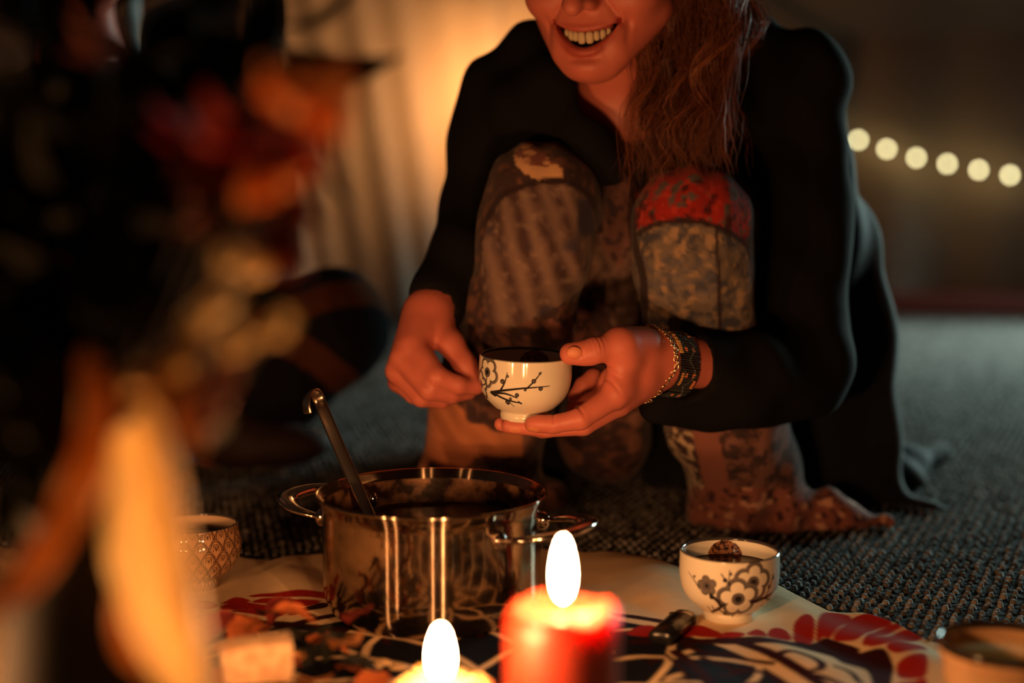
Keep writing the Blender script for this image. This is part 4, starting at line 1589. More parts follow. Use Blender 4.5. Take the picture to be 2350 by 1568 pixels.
    put(hem, (0.03, 0.012, 0.012), (n2 - 0.62) * 25)
    put(hem, (0.38, 0.20, 0.11), (fbm(V, 90, 12, 2) - 0.64) * 20)
    # centre column
    put(reg([(1375, 470), (1400, 410), (1445, 340), (1458, 420), (1455, 560), (1420, 620), (1385, 580)]), (0.125, 0.062, 0.045))
    put(reg([(1375, 470), (1400, 410), (1445, 340), (1458, 420), (1455, 560), (1420, 620), (1385, 580)]), (0.05, 0.03, 0.03), (n2 - 0.55) * 12)
    # the grey striped knee
    kn = reg([(1115, 520), (1150, 450), (1230, 418), (1310, 420), (1362, 462), (1380, 540), (1376, 620), (1300, 690), (1190, 745), (1120, 740), (1105, 620)])
    s = (q[:, 0] - 1240) - 0.30 * (q[:, 1] - 420) * (0.4 + (q[:, 0] - 1100) / 280)
    stripe = 0.5 + 0.5 * np.sin(s * 0.13 + 2.0 * n3)
    put(kn, (0.140, 0.092, 0.062))
    put(kn, (0.05, 0.028, 0.024), 1.2 * (1 - stripe) * (0.2 + 1.2 * n1))
    put(kn, (0.17, 0.115, 0.075), (n2 - 0.55) * 3)
    put(kn, (0.035, 0.03, 0.04), (n3 - 0.60) * 10)
    put(reg([(1378, 560), (1420, 610), (1460, 560), (1475, 640), (1480, 780), (1440, 800), (1400, 740), (1375, 640)]), (0.13, 0.085, 0.06), 0.3 + 1.6 * (n2 - 0.3))
    put(reg([(1255, 745), (1300, 715), (1340, 700), (1345, 760), (1300, 830), (1250, 840)]), (0.17, 0.07, 0.05), (n1 - 0.46) * 14)
    # cream patch and its seam
    cr = reg([(1180, 350), (1205, 326), (1240, 345), (1272, 374), (1290, 388), (1286, 410), (1240, 414), (1192, 388)])
    put(cr, (0.46, 0.27, 0.12))
    put(cr & (q[:, 1] < 375 + (q[:, 0] - 1180) * 0.1), (0.16, 0.06, 0.04), (n2 - 0.46) * 16)
    # red patch
    rd = reg([(1460, 410), (1470, 350), (1700, 340), (1722, 440), (1716, 545), (1660, 520), (1570, 503), (1465, 528)])
    put(rd, (0.22, 0.014, 0.009))
    put(rd, (0.07, 0.062, 0.05), (fbm(V, 105, 31, 2) - 0.53) * 14)
    put(rd, (0.05, 0.008, 0.008), (n2 - 0.54) * 9)
    put(rd, (0.30, 0.028, 0.016), (fbm(V, 150, 33, 2) - 0.60) * 10)
    # grey paisley knee
    gp = reg([(1456, 538), (1500, 515), (1570, 506), (1650, 522), (1700, 552), (1722, 620), (1722, 742), (1600, 760), (1482, 742), (1458, 640)])
    put(gp, (0.125, 0.100, 0.068))
    put(gp, (0.045, 0.045, 0.048), (fbm(V, 95, 17, 3) - 0.47) * 6)
    put(gp, (0.24, 0.165, 0.085), (fbm(V, 110, 21, 2) - 0.56) * 7)
    arc = np.sin(np.hypot(q[:, 0] - 1540, (q[:, 1] - 600) * 2.2) * 0.12)
    put(gp & (q[:, 0] < 1640) & (q[:, 1] > 590) & (q[:, 1] < 670), (0.07, 0.07, 0.075), np.clip(arc, 0, 1) * 0.8)
    # seams
    seams = [([(1120, 500), (1150, 452), (1228, 420), (1308, 420), (1360, 462), (1378, 530)], 7), ([(1458, 540), (1500, 517), (1570, 506), (1650, 522), (1705, 556)], 6), ([(1448, 330), (1452, 430), (1452, 540), (1476, 640), (1478, 760)], 9), ([(1645, 525), (1650, 640), (1652, 760)], 4)]
    for pts, wd in seams:
        d = line_sd(q, catmull(pts, 5), wd)
        put(d < 2, (0.022, 0.012, 0.012), 0.5 - d / 4)
    C = np.clip(C * np.array([1.45, 1.45, 1.8]), 0, 0.8)
    m_tr = principled('patchwork_cotton', rough=0.9, attr=True, spec=0.15, sheen=0.1, bump=(500, 0.25, 0.0015))
    mesh_np('patchwork_trousers', V - org, Q, m_tr, t, col=C)
    build_bracelets(t, org)
    build_hair(t, org)


def hug(c, d, off):
    """distance from c along d at which a band lies on the hand"""
    for r in np.arange(0.046, 0.010, -0.0004):
        k = np.round((c + d * r - HANDF.lo) / HANDF.h).astype(int)
        if (k >= 0).all() and (k < HANDF.D.shape).all() and HANDF.D[k[0], k[1], k[2]] < 0:
            return r + off
    return 0.029 + off


def build_bracelets(t, org):
    A, B = W(1500, 820, 1.455), W(1640, 838, 1.505)
    ax = (B - A) / np.linalg.norm(B - A)
    u = np.array([0, 0, 1.0]) - ax * ax[2]
    u /= np.linalg.norm(u)
    v = np.cross(ax, u)
    if v[1] > 0:
        v = -v                      # v points to the lens side
    rows, n = 16, 76
    parts = []
    Vb, Qb = ellipsoid_np((0, 0, 0), (0.00115, 0.00115, 0.00125), 6, 5)
    for k in range(n):
        a = k * 2 * math.pi / n
        d = u * math.cos(a) + v * math.sin(a)
        rad = max(hug(A + ax * (0.012 + 0.013 * q), d, 0.0012) for q in (0, 1, 2))
        for r in range(rows):
            s = 0.012 + r * 0.0017 - 0.004 * math.cos(a)
            c = A + ax * s + d * rad
            zig = abs((k % 12) - 6)
            if r <= 2 and 0 <= k < 16:
                col = (0.75, 0.36, 0.10) if (k + r) % 3 else (0.70, 0.50, 0.20)
            elif zig == (r + 1) % 8 and r > 3:
                col = (0.09, 0.11, 0.12)
            elif (k % 11 in (2, 3)) and r in (5, 6, 11, 12):
                col = (0.70, 0.20, 0.06)
            elif (k % 24 in (3, 4, 5, 6)) and r in (13, 14):
                col = (0.70, 0.22, 0.07)
            elif (k % 38 in (24, 25, 26, 27, 28, 29)) and r in (2, 3):
                col = (0.60, 0.30, 0.10)
            else:
                col = (0.008, 0.009, 0.011)
            parts.append((Vb + c, Qb, np.array(col)))
    V, Q, C = join_np(parts)
    m = principled('glass_beads', rough=0.25, attr=True, spec=0.5)
    b = mesh_np('beaded_bracelet', V - org, Q, m, t, col=C)
    b['kind'] = 'stuff'
    b['label'] = 'black beaded band with orange and grey zigzags'
    # braided metal chain
    mg = principled('pale_gold', (0.80, 0.60, 0.38), 0.28, metal=1.0)
    parts = []
    n = 46
    for k in range(n):
        a = k * 2 * math.pi / n
        d = u * math.cos(a) + v * math.sin(a)
        tg = -u * math.sin(a) + v * math.cos(a)
        c0 = A + ax * (-0.001 - 0.008 * math.cos(2 * a) * (0.6 if math.cos(a) > 0 else 1.0))
        c = c0 + d * hug(c0, d, 0.0014)
        if 1 <= k < 5:
            Vl, Ql = tube([c - tg * 0.0025, c + tg * 0.0025], 0.0018, 8, flat=.6)
        else:
            sgn = 1 if k % 2 else -1
            loop = [c + tg * (0.0034 * math.cos(w)) + (ax * sgn * .9 + d * .5) * (0.0020 * math.sin(w)) for w in np.linspace(0, 2 * math.pi, 11)]
            Vl, Ql = tube(loop, 0.0008, 6)
        parts.append((Vl, Ql, None))
    V, Q, C = join_np(parts)
    b = mesh_np('chain_bracelet', V - org, Q, mg, t)
    b['label'] = 'pale gold braided chain'


def hair_cap(drop):
    """hair lying over the scalp, parted, with the face left open (head coordinates)"""
    f = Field((-0.10, -0.03, -0.15), (0.11, 0.22, 0.215), 0.0035)
    f.ell((0, 0.097, 0.106), (0.081, 0.096, 0.094), k=0.01)
    f.ell((0, 0.125, 0.03), (0.068, 0.062, 0.08), k=0.03)
    f.cone((0.045, 0.11, 0.04), (0.066, 0.125, -drop), 0.042, 0.028, 0.03)
    f.cone((-0.03, 0.15, 0.04), (-0.02, 0.155, -drop * 0.6), 0.040, 0.030, 0.03)
    f.ell((0, 0.0, 0.035), (0.066, 0.060, 0.092), k=0.012, op='sub')
    f.ell((0, 0.045, -0.03), (0.066, 0.072, 0.075), k=0.012, op='sub')
    f.warp(lambda P: 0.0012 * np.sin(np.arctan2(P[:, 0] + 0.02, P[:, 1] - 0.05) * 60 + 6 * vnoise(P, 14, 1)))
    V, Q = f.mesh()
    return smooth_np(V, Q, 3), Q


def build_hair(t, org):
    rng = np.random.default_rng(11)
    Vs, Qs, Cs, off = [], [], [], 0
    nclump, per = 70, 26
    for ci in range(nclump):
        u = rng.uniform(-0.13, 1)           # 0 = by the cheek, 1 = outer edge
        lay = rng.uniform(0, 1)             # 0 = back, 1 = front
        Yo = 1.615 - 0.055 * lay
        amp = rng.uniform(0, 10)
        ctone = rng.uniform(0.35, 1.5)
        wamp, wlam = rng.uniform(0.003, 0.0095), rng.uniform(0.065, 0.12)
        ph = rng.uniform(0, 6.28)
        wl = rng.uniform(150, 260)
        end = rng.uniform(420, 580) if u < 0.7 else rng.uniform(380, 570)
        xtop = 1515 + 190 * u
        xm1 = 1510 + 225 * u + rng.normal(0, 10)
        xm2 = 1500 + 190 * u + rng.normal(0, 12)
        xm3 = 1468 + 208 * u + rng.normal(0, 14)
        xe = 1478 + 205 * u + rng.normal(0, 24)
        ctrl = [(1440 + 30 * u, -352, 1.60), (1545 + 60 * u, -245, 1.615), (xtop, -80, Yo + .02), (xm1, 50, Yo + .01), (xm2, 180, Yo - .005), (xm3, 300, Yo - .02), (xe, end, Yo - .035)]
        for si in range(per):
            spread = 5 + 9 * rng.random()
            o = rng.normal(0, 1, 2)
            oy = rng.normal(0, 0.006)
            tip = rng.normal(0, 1) * 14
            le = rng.uniform(0.66, 1.0)
            fr, fp = rng.uniform(2, 7), rng.uniform(0, 6.28)
            pts = []
            for i, (x, y, Y) in enumerate(ctrl):
                k = i / 6
                fan = spread * (1.1 - 0.55 * k)
                x2 = x + o[0] * fan + tip * max(0, k - .6) * 2.2 + amp * math.sin(y / wl * 6.28 + ph) * min(1, max(0, (y + 60) / 200))
                yy = y
                x2 += fr * math.sin(i * 2.3 + fp)
                pts.append(W(x2, yy, Y + oy))
            path = catmull(pts, 5)
            path = path[:max(8, int(len(path) * le))]
            arc = np.concatenate([[0], np.cumsum(np.linalg.norm(np.diff(path, axis=0), axis=1))])
            ramp = np.clip((arc - 0.10) / 0.12, 0, 1)
            path[:, 0] += ramp * (wamp * np.sin(arc * 6.28 / wlam + ph + 0.25 * o[0]) + 0.0012 * np.sin(arc * 190 + fp))
            path[:, 1] += ramp * 0.6 * wamp * np.cos(arc * 6.28 / wlam + ph)
            m = len(path)
            r0 = rng.uniform(0.00028, 0.00055)
            rad = r0 * np.clip(np.linspace(4.2, 0.12, m), 0.12, 1.0)
            V, Q = tube(path, rad, 3, caps=False)
            Vs.append(V)
            Qs.append(Q + off)
            off += len(V)
            tone = ctone * rng.uniform(0.7, 1.25)
            Cs.append(np.broadcast_to(np.array([0.21, 0.072, 0.036]) * tone, (len(V), 3)))
    # stray hairs
    for si in range(110):
        u = rng.uniform(0.1, 1.08)
        en = rng.uniform(0.6, 1.3)
        ctrl = []
        ph = rng.uniform(0, 6.28)
        for y in (-120, 0, 120, 240, 340):
            yy = -120 + (y + 120) * en
            ctrl.append(W(1505 + 190 * u + 24 * math.sin(yy / 95 + ph) - 0.10 * max(0, yy) + rng.normal(0, 5), yy, 1.560 + rng.normal(0, .004)))
        path = catmull(ctrl, 6)
        V, Q = tube(path, 0.00022, 3, caps=False)
        Vs.append(V)
        Qs.append(Q + off)
        off += len(V)
        Cs.append(np.broadcast_to((0.16, 0.05, 0.02), (len(V), 3)))
    # cap of hair over the scalp and behind the neck (above the frame)
    V, Q = hair_cap(0.10)
    V = 1.06 * V @ HEAD_R.T + HEAD_O
    Vs.append(V)
    Qs.append(Q + off)
    Cs.append(np.broadcast_to((0.17, 0.058, 0.029), (len(V), 3)))
    m = principled('brown_hair', rough=0.36, attr=True, spec=0.5)
    mesh_np('hair', np.vstack(Vs) - org, np.vstack(Qs), m, t, col=np.vstack(Cs))


build_woman()


# ================================================================== SEATED COMPANION (half hidden behind the flowers)
def build_companion():
    org = np.array([W(240, 1000, 2.25)[0], 2.25, 0.0])
    t = thing('person', 'seated person in dark clothes, one knee showing behind the flowers', 'person', tuple(org))
    hip = W(250, 905, 2.28)
    hip[2] = 0.13
    kn = W(762, 752, 2.10)
    ft = W(500, 1015, 2.06)
    neck = np.array([hip[0] - 0.02, 2.26, 0.60])
    headc = np.array([hip[0] + 0.01, 2.20, 0.745])
    knf = np.array([hip[0] - 0.33, 2.05, 0.14])
    ftf = np.array([hip[0] + 0.05, 1.98, 0.06])
    # skin: head, neck, arms, hands, legs as one figure
    f = Field((hip[0] - 0.50, 1.80, -0.01), (kn[0] + 0.14, 2.62, 0.90), 0.007)
    HR = rotz(math.radians(20)) @ rotx(math.radians(14))
    mouthp = headc + np.array([0.02, -0.075, -0.035])
    f.cone(mouthp + HR @ np.array([0, 0.085, 0.01]), neck, 0.045, 0.052, 0.02)
    f.chain([neck, neck + np.array([0, 0, -0.16]), hip], [0.052, 0.105, 0.13], 0.05)
    sh = [neck + np.array([s * 0.155, 0, -0.105]) for s in (-1, 1)]
    el = [neck + np.array([-0.24, -0.10, -0.29]), neck + np.array([0.24, -0.08, -0.28])]
    hd = [neck + np.array([-0.08, -0.28, -0.38]), neck + np.array([0.12, -0.27, -0.37])]
    for s in range(2):
        f.chain([neck + np.array([0, 0, -.05]), sh[s], el[s], hd[s]], [.05, .045, .036, .026], .03)
        d = hd[s] - el[s]
        d = d / np.linalg.norm(d)
        for k in range(4):
            o = np.array([0.016 * (k - 1.5), 0, 0])
            f.chain([hd[s] + o * .6, hd[s] + o + d * .05, hd[s] + o + d * .075 + np.array([0, 0, -.02])], [.012, .009, .008], .006)
        sgn = 1 if s == 0 else -1
        f.chain([hd[s], hd[s] + d * 0.03 + np.array([sgn * .04, 0, .0])], [.012, .009], .006)
    f.chain([hip + np.array([.08, 0, 0]), kn, ft], [.085, .06, .04], .03)
    f.chain([hip + np.array([-.08, 0, 0]), knf, ftf], [.085, .06, .04], .03)
    V, Q = f.mesh()
    V = smooth_np(V, Q, 2)
    hV, hQ, hC = build_head(0.0035)
    V, Q, C = join_np([(V, Q, SKIN), (hV @ HR.T + mouthp, hQ, hC)])
    mesh_np('body', V - org, Q, M_SKIN, t, col=C)
    # dark jumper
    f = Field((hip[0] - 0.50, 1.85, -0.01), (hip[0] + 0.50, 2.62, 0.72), 0.008)
    f.chain([neck + np.array([0, 0, -0.02]), neck + np.array([0, 0, -0.16]), hip], [0.066, 0.125, 0.15], 0.05)
    for s in range(2):
        f.chain([neck + np.array([0, 0, -.05]), sh[s], el[s], el[s] + (hd[s] - el[s]) * .85], [.060, .056, .048, .040], .03)
    f.warp(lambda P: 0.006 * (vnoise(P, 14, 2) - 0.5))
    V, Q = f.mesh()
    mesh_np('jumper', smooth_np(V, Q, 2) - org, Q, principled('dark_jumper', (0.010, 0.009, 0.011), 0.9, spec=0.15), t)
    # dark trousers
    f = Field((hip[0] - 0.50, 1.80, -0.004), (kn[0] + 0.14, 2.62, 0.42), 0.006)
    f.chain([hip + np.array([.08, 0, 0.01]), W(560, 800, 2.14), kn], [.12, .095, .082], .03)
    f.chain([kn, W(640, 880, 2.08), ft + np.array([0.02, 0, 0.02])], [.082, .070, .050], .03)
    f.chain([hip + np.array([-.08, 0, 0.01]), knf], [.12, .085], .03)
    f.chain([knf, ftf], [.085, .050], .03)
    f.ell(hip, (.19, .17, .13), k=.04)
    f.warp(lambda P: 0.006 * (vnoise(P, 12, 5) - 0.5))
    f.D = np.maximum(f.D, (0.004 - f.ax[2][None, None, :]).astype(np.float32))
    V, Q = f.mesh()
    V = smooth_np(V, Q, 2)
    q = pix(V)
    C = np.array(np.broadcast_to((0.009, 0.008, 0.012), (len(V), 3)), float)
    near = V[:, 1] < 2.17
    for pts, w in (([(560, 760), (660, 712), (760, 678), (860, 668), (900, 690)], 30), ([(640, 775), (720, 820), (800, 885)], 34)):
        C[near & (line_sd(q, np.array(pts, float), w) < 0)] = (0.075, 0.027, 0.015)
    mesh_np('striped_trousers', V - org, Q, principled('dark_trousers', rough=0.95, attr=True, spec=0.03), t, col=C)
    # shoes
    for c, r, a in ((W(600, 1036, 2.03), (.100, .042, .036), 0.12), (ftf + np.array([0.06, -0.03, -0.02]), (.10, .042, .036), -.2)):
        c = np.array([c[0], c[1], 0.034])
        f = Field(c - 0.16, c + 0.16, 0.006)
        M = rotz(a)
        f.ell(c, r, M, k=.01)
        f.ell(c + M @ np.array([-0.05, 0, 0.025]), (.045, .040, .04), M, k=.02)
        f.D = np.maximum(f.D, (0.004 - f.ax[2][None, None, :]).astype(np.float32))
        V, Q = f.mesh()
        mesh_np('shoe', smooth_np(V, Q, 2) - org, Q, principled('brown_shoe', (0.030, 0.012, 0.010), 0.7), t)
    # hair
    V, Q = hair_cap(0.12)
    mesh_np('hair', V @ HR.T + mouthp - org, Q, principled('dark_hair', (0.012, 0.008, 0.006), 0.5), t)


build_companion()

# ================================================================== DRIED FLOWERS IN A VASE
VASE = np.array([-0.205, 0.70, 0.0])


def leaf_mesh(L, Wd, curl=0.3, cup=0.25, nu=9, nv=7, wave=0.0, seed=0, power=1.0):
    """a blade along +x with a midrib fold and a curl; thin but solid"""
    u = np.linspace(0, 1, nu)
    v = np.linspace(-1, 1, nv)
    U, Vv = np.meshgrid(u, v, indexing='ij')
    w = Wd / 2 * (np.sin(np.pi * np.clip(U, 0.02, 0.985) ** 0.8) ** power)
    x = L * np.sin(curl * U * 1.5) / (curl * 1.5) if abs(curl) > 1e-3 else L * U
    z = -L * (1 - np.cos(curl * U * 1.5)) / (curl * 1.5) if abs(curl) > 1e-3 else 0 * U
    y = w * Vv
    z = z + cup * w * (np.abs(Vv) ** 1.6) + wave * np.sin(U * 14 + Vv * 3 + seed)
    P = np.stack([x, y, z], -1).reshape(-1, 3)
    i, j = np.meshgrid(np.arange(nu - 1), np.arange(nv - 1), indexing='ij')
    Q = np.stack([i * nv + j, (i + 1) * nv + j, (i + 1) * nv + j + 1, i * nv + j + 1], -1).reshape(-1, 4)
    N = len(P)
    up = np.array([0, 0, 0.0006])
    edge = []
    ring = [(i * nv) for i in range(nu)] + [((nu - 1) * nv + j) for j in range(1, nv)] + [(i * nv + nv - 1) for i in range(nu - 2, -1, -1)] + [j for j in range(nv - 2, 0, -1)]
    for a, b in zip(ring, ring[1:] + ring[:1]):
        edge.append([a, b, b + N, a + N])
    return np.vstack([P, P - up]), np.vstack([Q, Q[:, ::-1] + N, np.array(edge)])


def mesh_data(name, V, Q, mat):
    o = mesh_np(name, V, Q, mat)
    me = o.data
    bpy.data.objects.remove(o)
    return me


def frame(d, roll=0.0):
    d = np.asarray(d, float)
    d = d / np.linalg.norm(d)
    ref = np.array([0, 0, 1.0]) if abs(d[2]) < 0.95 else np.array([0, 1.0, 0])
    y = np.cross(ref, d)
    y /= np.linalg.norm(y)
    z = np.cross(d, y)
    c, s = math.cos(roll), math.sin(roll)
    return np.stack([d, c * y + s * z, -s * y + c * z], 1)


def put_child(name, me, parent, loc, M, scale=1.0):
    o = link(name, me, parent)
    o.location = loc
    o.rotation_euler = Matrix(M.tolist()).to_euler()
    o.scale = (scale,) * 3 if np.isscalar(scale) else scale
    return o


def build_flowers():
    rng = np.random.default_rng(21)
    mv = principled('dark_stoneware', (0.014, 0.012, 0.011), 0.8, spec=0.2)
    t = thing('vase', 'dark stoneware vase holding the dried flowers', 'vase', (VASE[0], VASE[1], FLAT))
    V, Q = lathe(resample(catmull([(0.0, 0.0), (0.035, 0.0), (0.043, 0.03), (0.052, 0.10), (0.054, 0.16), (0.048, 0.20), (0.037, 0.225), (0.035, 0.240), (0.040, 0.252), (0.037, 0.252), (0.031, 0.238), (0.033, 0.22), (0.04, 0.17)], 4), .01), 40)
    mesh_np('vase_body', V, Q, mv, t)
    mouth = VASE + np.array([0, 0, 0.245])
    m_stem = principled('dry_stem', (0.035, 0.022, 0.012), 0.8)
    m_leaf = principled('dark_leaf', (0.013, 0.014, 0.009), 0.9, spec=0.1)
    m_leaf2 = principled('russet_leaf', (0.045, 0.013, 0.008), 0.9, spec=0.1)
    leaf_me = [mesh_data('leaf', *leaf_mesh(0.060, 0.032, 0.5), m_leaf), mesh_data('leaf', *leaf_mesh(0.075, 0.030, 0.9, 0.4), m_leaf), mesh_data('leaf', *leaf_mesh(0.050, 0.030, 0.3, 0.3), m_leaf2)]

    slot = [0]

    def neck_path(b):
        # every stem has its own place in the neck and clears the rim before it leans out
        k = slot[0]
        slot[0] += 1
        rr, aa = 0.027 * math.sqrt(((k * 7) % 47 + 0.5) / 47), k * 2.399
        d = np.array([b[0] - mouth[0], b[1] - mouth[1], 0])
        want = math.atan2(d[1], d[0])
        off = np.array([rr * math.cos(aa), rr * math.sin(aa), 0])
        foot = mouth + 0.55 * off + np.array([0, 0, -0.06])
        lean = 0.010 * np.array([math.cos(want), math.sin(want), 0])
        over = mouth + 0.8 * off + lean + np.array([0, 0, 0.035])
        return [foot, mouth + 0.7 * off + np.array([0, 0, -0.01]), over]

    def stem(parent, a, b, bend, r=0.0012):
        p = neck_path(b)
        mid = (p[-1] + b) / 2 + bend * 0.6
        if b[2] < mouth[2] + 0.08:
            mid = mid + np.array([0, 0, 0.035])          # low ones arch over
        path = catmull(p + [mid, b], 6)
        V, Q = tube(path - np.array(parent.location), np.linspace(r, r * .6, len(path)), 6)
        mesh_np('stem', V, Q, m_stem, parent)
        return path

    # places already filled: the blooms and blossoms first, then leaf by leaf
    taken = [W(*q) for q in ((600, 290, .67), (560, 330, .67), (640, 260, .67), (480, 320, .69), (712, 222, .62), (640, 205, .61), (748, 175, .69), (620, 395, .64), (490, 470, .69), (600, 520, .70), (530, 592, .66), (503, 695, .65), (545, 785, .645), (625, 748, .64), (445, 745, .665))]
    # leafy branches
    ends = [(60, 60, .74), (210, -60, .70), (330, 130, .76), (470, 40, .72), (560, 130, .78), (130, 330, .66), (300, 420, .74), (420, 520, .72), (40, 560, .70), (210, 640, .76), (90, 820, .68), (280, 760, .72), (-90, 200, .72), (-80, 480, .75), (560, 250, .80), (380, 300, .80), (650, 60, .79), (140, 130, .80), (480, 400, .79), (20, 720, .78), (330, 620, .79), (10, 1120, .68), (-40, 1330, .69), (120, 1010, .72)]
    kinds = ['leaning out beside the red bloom', 'standing tall in the middle of the vase', 'arching out at the dark side of the vase', 'drooping low over the vase rim']
    for k, (px, py, Y) in enumerate(ends):
        e = W(px, py, Y + 0.07)
        kind = 0 if px > 400 else (2 if px < 60 else (3 if py > 550 else 1))
        b = thing('leafy_branch', 'dark leafy dried branch ' + kinds[kind], 'branch', tuple(mouth), 'leafy branches ' + kinds[kind])
        path = stem(b, mouth + rng.normal(0, 0.006, 3) * np.array([1, 1, 0.2]) - np.array([0, 0, 0.04]), e, rng.normal(0, 0.012, 3))
        for i in range(11):
            s = 0.56 + 0.44 * (i + 1) / 11
            p = path[min(len(path) - 1, int(s * (len(path) - 1)))]
            best, bd, bm = None, None, -1
            for _ in range(40):
                d = rng.normal(0, 1, 3) * np.array([1, 0.7, 0.8]) + np.array([0, 0, 0.2])
                d /= np.linalg.norm(d)
                sc_l = rng.uniform(0.65, 1.1)
                pts_l = p + d * (0.060 * sc_l) * np.array([0.35, 0.6, 0.9])[:, None]
                gap = 1.0 if not taken else np.sqrt(((np.array(taken)[None] - pts_l[:, None]) ** 2).sum(-1)).min()
                if gap > bm:
                    best, bd, bm = pts_l, (d, sc_l), gap
            taken.extend(list(best))
            put_child('leaf', leaf_me[2] if rng.random() < 0.2 else leaf_me[int(rng.integers(2))], b, p - mouth, frame(bd[0], rng.uniform(0, 6.28)), bd[1])

    # red blooms with ragged drooping petals
    m_red = petal_mat('red_petal', (0.50, 0.032, 0.012), 0.6)
    m_org = petal_mat('orange_petal', (0.98, 0.52, 0.16), 0.5)  # on the edge bloom and bud this orange stands in for light on petal tips
    m_rust = petal_mat('rust_petal', (0.25, 0.055, 0.018), 0.4)
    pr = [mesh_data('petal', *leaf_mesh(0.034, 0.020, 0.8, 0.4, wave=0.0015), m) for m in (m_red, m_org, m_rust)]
    m_core = principled('flower_core', (0.10, 0.03, 0.01), 0.8)
    spec = [(600, 290, .67, 'large crimson dried bloom with ragged petals', 0, 14, 1.25, (0.15, -.5, -.5)), (480, 320, .69, 'darker crimson dried bloom half hidden in leaves', 0, 10, 0.9, (-.3, -.4, -.2)),
            (712, 222, .62, 'orange dried bloom standing in for lit petal tips at the bouquet edge', 1, 14, 0.72, (0.6, -.4, -.3)), (640, 205, .61, 'small round orange bud standing in for a highlight above the crimson bloom', 1, 12, 0.42, (0.0, -1, 0.2)), (748, 175, .69, 'dark crimson petal tuft at the bouquet tip', 0, 6, 0.5, (.9, -.2, .2)),
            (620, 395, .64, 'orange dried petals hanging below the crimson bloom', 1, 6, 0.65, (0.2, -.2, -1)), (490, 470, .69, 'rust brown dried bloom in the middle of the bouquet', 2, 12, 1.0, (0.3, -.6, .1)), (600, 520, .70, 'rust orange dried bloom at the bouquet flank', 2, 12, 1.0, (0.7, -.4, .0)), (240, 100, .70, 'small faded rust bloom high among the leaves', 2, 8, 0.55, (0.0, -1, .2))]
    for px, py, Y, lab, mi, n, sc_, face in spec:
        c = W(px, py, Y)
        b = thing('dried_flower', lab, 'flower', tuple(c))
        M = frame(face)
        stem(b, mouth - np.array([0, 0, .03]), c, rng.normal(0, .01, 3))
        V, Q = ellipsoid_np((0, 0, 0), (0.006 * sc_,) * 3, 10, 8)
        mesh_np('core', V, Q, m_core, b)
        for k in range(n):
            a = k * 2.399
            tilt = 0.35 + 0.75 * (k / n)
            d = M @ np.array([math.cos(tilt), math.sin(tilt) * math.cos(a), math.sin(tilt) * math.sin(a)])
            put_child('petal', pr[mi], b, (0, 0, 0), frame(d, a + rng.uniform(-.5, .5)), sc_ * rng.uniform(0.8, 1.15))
    # small pale blossoms
    m_pale = petal_mat('pale_petal', (0.95, 0.80, 0.48), 0.5)
    pp = mesh_data('petal', *leaf_mesh(0.0105, 0.0085, 0.5, 0.3), m_pale)
    for px, py, Y in ((530, 592, .66), (503, 695, .65), (545, 785, .645), (625, 748, .64), (445, 745, .665), (590, 610, .69), (400, 835, .66), (320, 868, .66)):
        c = W(px, py, Y)
        b = thing('pale_blossom', 'tiny pale yellow dried blossom in front of the seated person', 'flower', tuple(c), 'pale blossoms of the bouquet')
        stem(b, mouth - np.array([0, 0, .03]), c, rng.normal(0, .008, 3) + np.array([0, 0, -.02]), .0009)
        V, Q = ellipsoid_np((0, 0, 0), (0.0068,) * 3, 10, 8)
        mesh_np('core', V, Q, principled('blossom_core', (0.92, 0.72, 0.36), 0.9), b)
        M = frame((0.3, -1, 0.15))
        for k in range(9):
            a = k * 2.399
            tl = 0.5 + 0.9 * k / 9
            d = M @ np.array([math.cos(tl), math.sin(tl) * math.cos(a), math.sin(tl) * math.sin(a)])
            put_child('petal', pp, b, (0, 0, 0), frame(d, a), rng.uniform(0.8, 1.2))
    # long pale husks and tan blades drooping from the vase
    m_husk = petal_mat('pale_husk', (0.95, 0.80, 0.48), 0.55, 0.6)
    m_tan = petal_mat('tan_blade', (0.50, 0.25, 0.08), 0.6, 0.7)

    def blade(name, lab, picks, wid, m, grp=None, face=(0.3, -1, 0.1), cup=0.35):
        tip = [W(*p) for p in picks]
        root = neck_path(tip[0])
        pts = catmull(root + tip, 8)
        n = len(pts)
        nr = 8 * len(root)
        T = np.gradient(pts, axis=0)
        T /= np.linalg.norm(T, axis=1)[:, None]
        fc = np.array(face, float)
        fc /= np.linalg.norm(fc)
        B = np.cross(T, fc)
        B /= np.linalg.norm(B, axis=1)[:, None]
        nv = 9
        v = np.linspace(-1, 1, nv)
        s = np.clip((np.arange(n) - nr) / (n - 1 - nr), 0, 1)
        w = wid / 2 * np.clip(np.sin(np.pi * (0.06 + 0.88 * s)) ** 0.6, 0.1, 1)
        w = np.where(np.arange(n) < nr, 0.0011 + (w[nr] - 0.0011) * np.clip((np.arange(n) - nr + 8) / 8, 0, 1), w)
        P = pts[:, None] + B[:, None] * (w[:, None] * v[None])[..., None] - fc * (w[:, None] * (cup * (v ** 2 - .5))[None])[..., None] + fc * (0.0015 * np.sin(s * 22)[:, None] * np.cos(v * 6)[None])[..., None]
        P = P.reshape(-1, 3)
        i, j = np.meshgrid(np.arange(n - 1), np.arange(nv - 1), indexing='ij')
        Q = np.stack([i * nv + j, (i + 1) * nv + j, (i + 1) * nv + j + 1, i * nv + j + 1], -1).reshape(-1, 4)
        o = mesh_np(name, P, Q, m, None, origin=tuple(pts[0]))
        sm = o.modifiers.new('solid', 'SOLIDIFY')
        sm.thickness = 0.0009
        tag(o, lab, 'dried leaf', grp)
        return o
    blade('dried_husk', 'broad pale yellow husk blade hanging down the front of the vase', [(325, 985, .66), (332, 1100, .64), (346, 1260, .625), (385, 1420, .62), (440, 1600, .625)], 0.037, m_husk, face=(0.45, -1, 0.1))
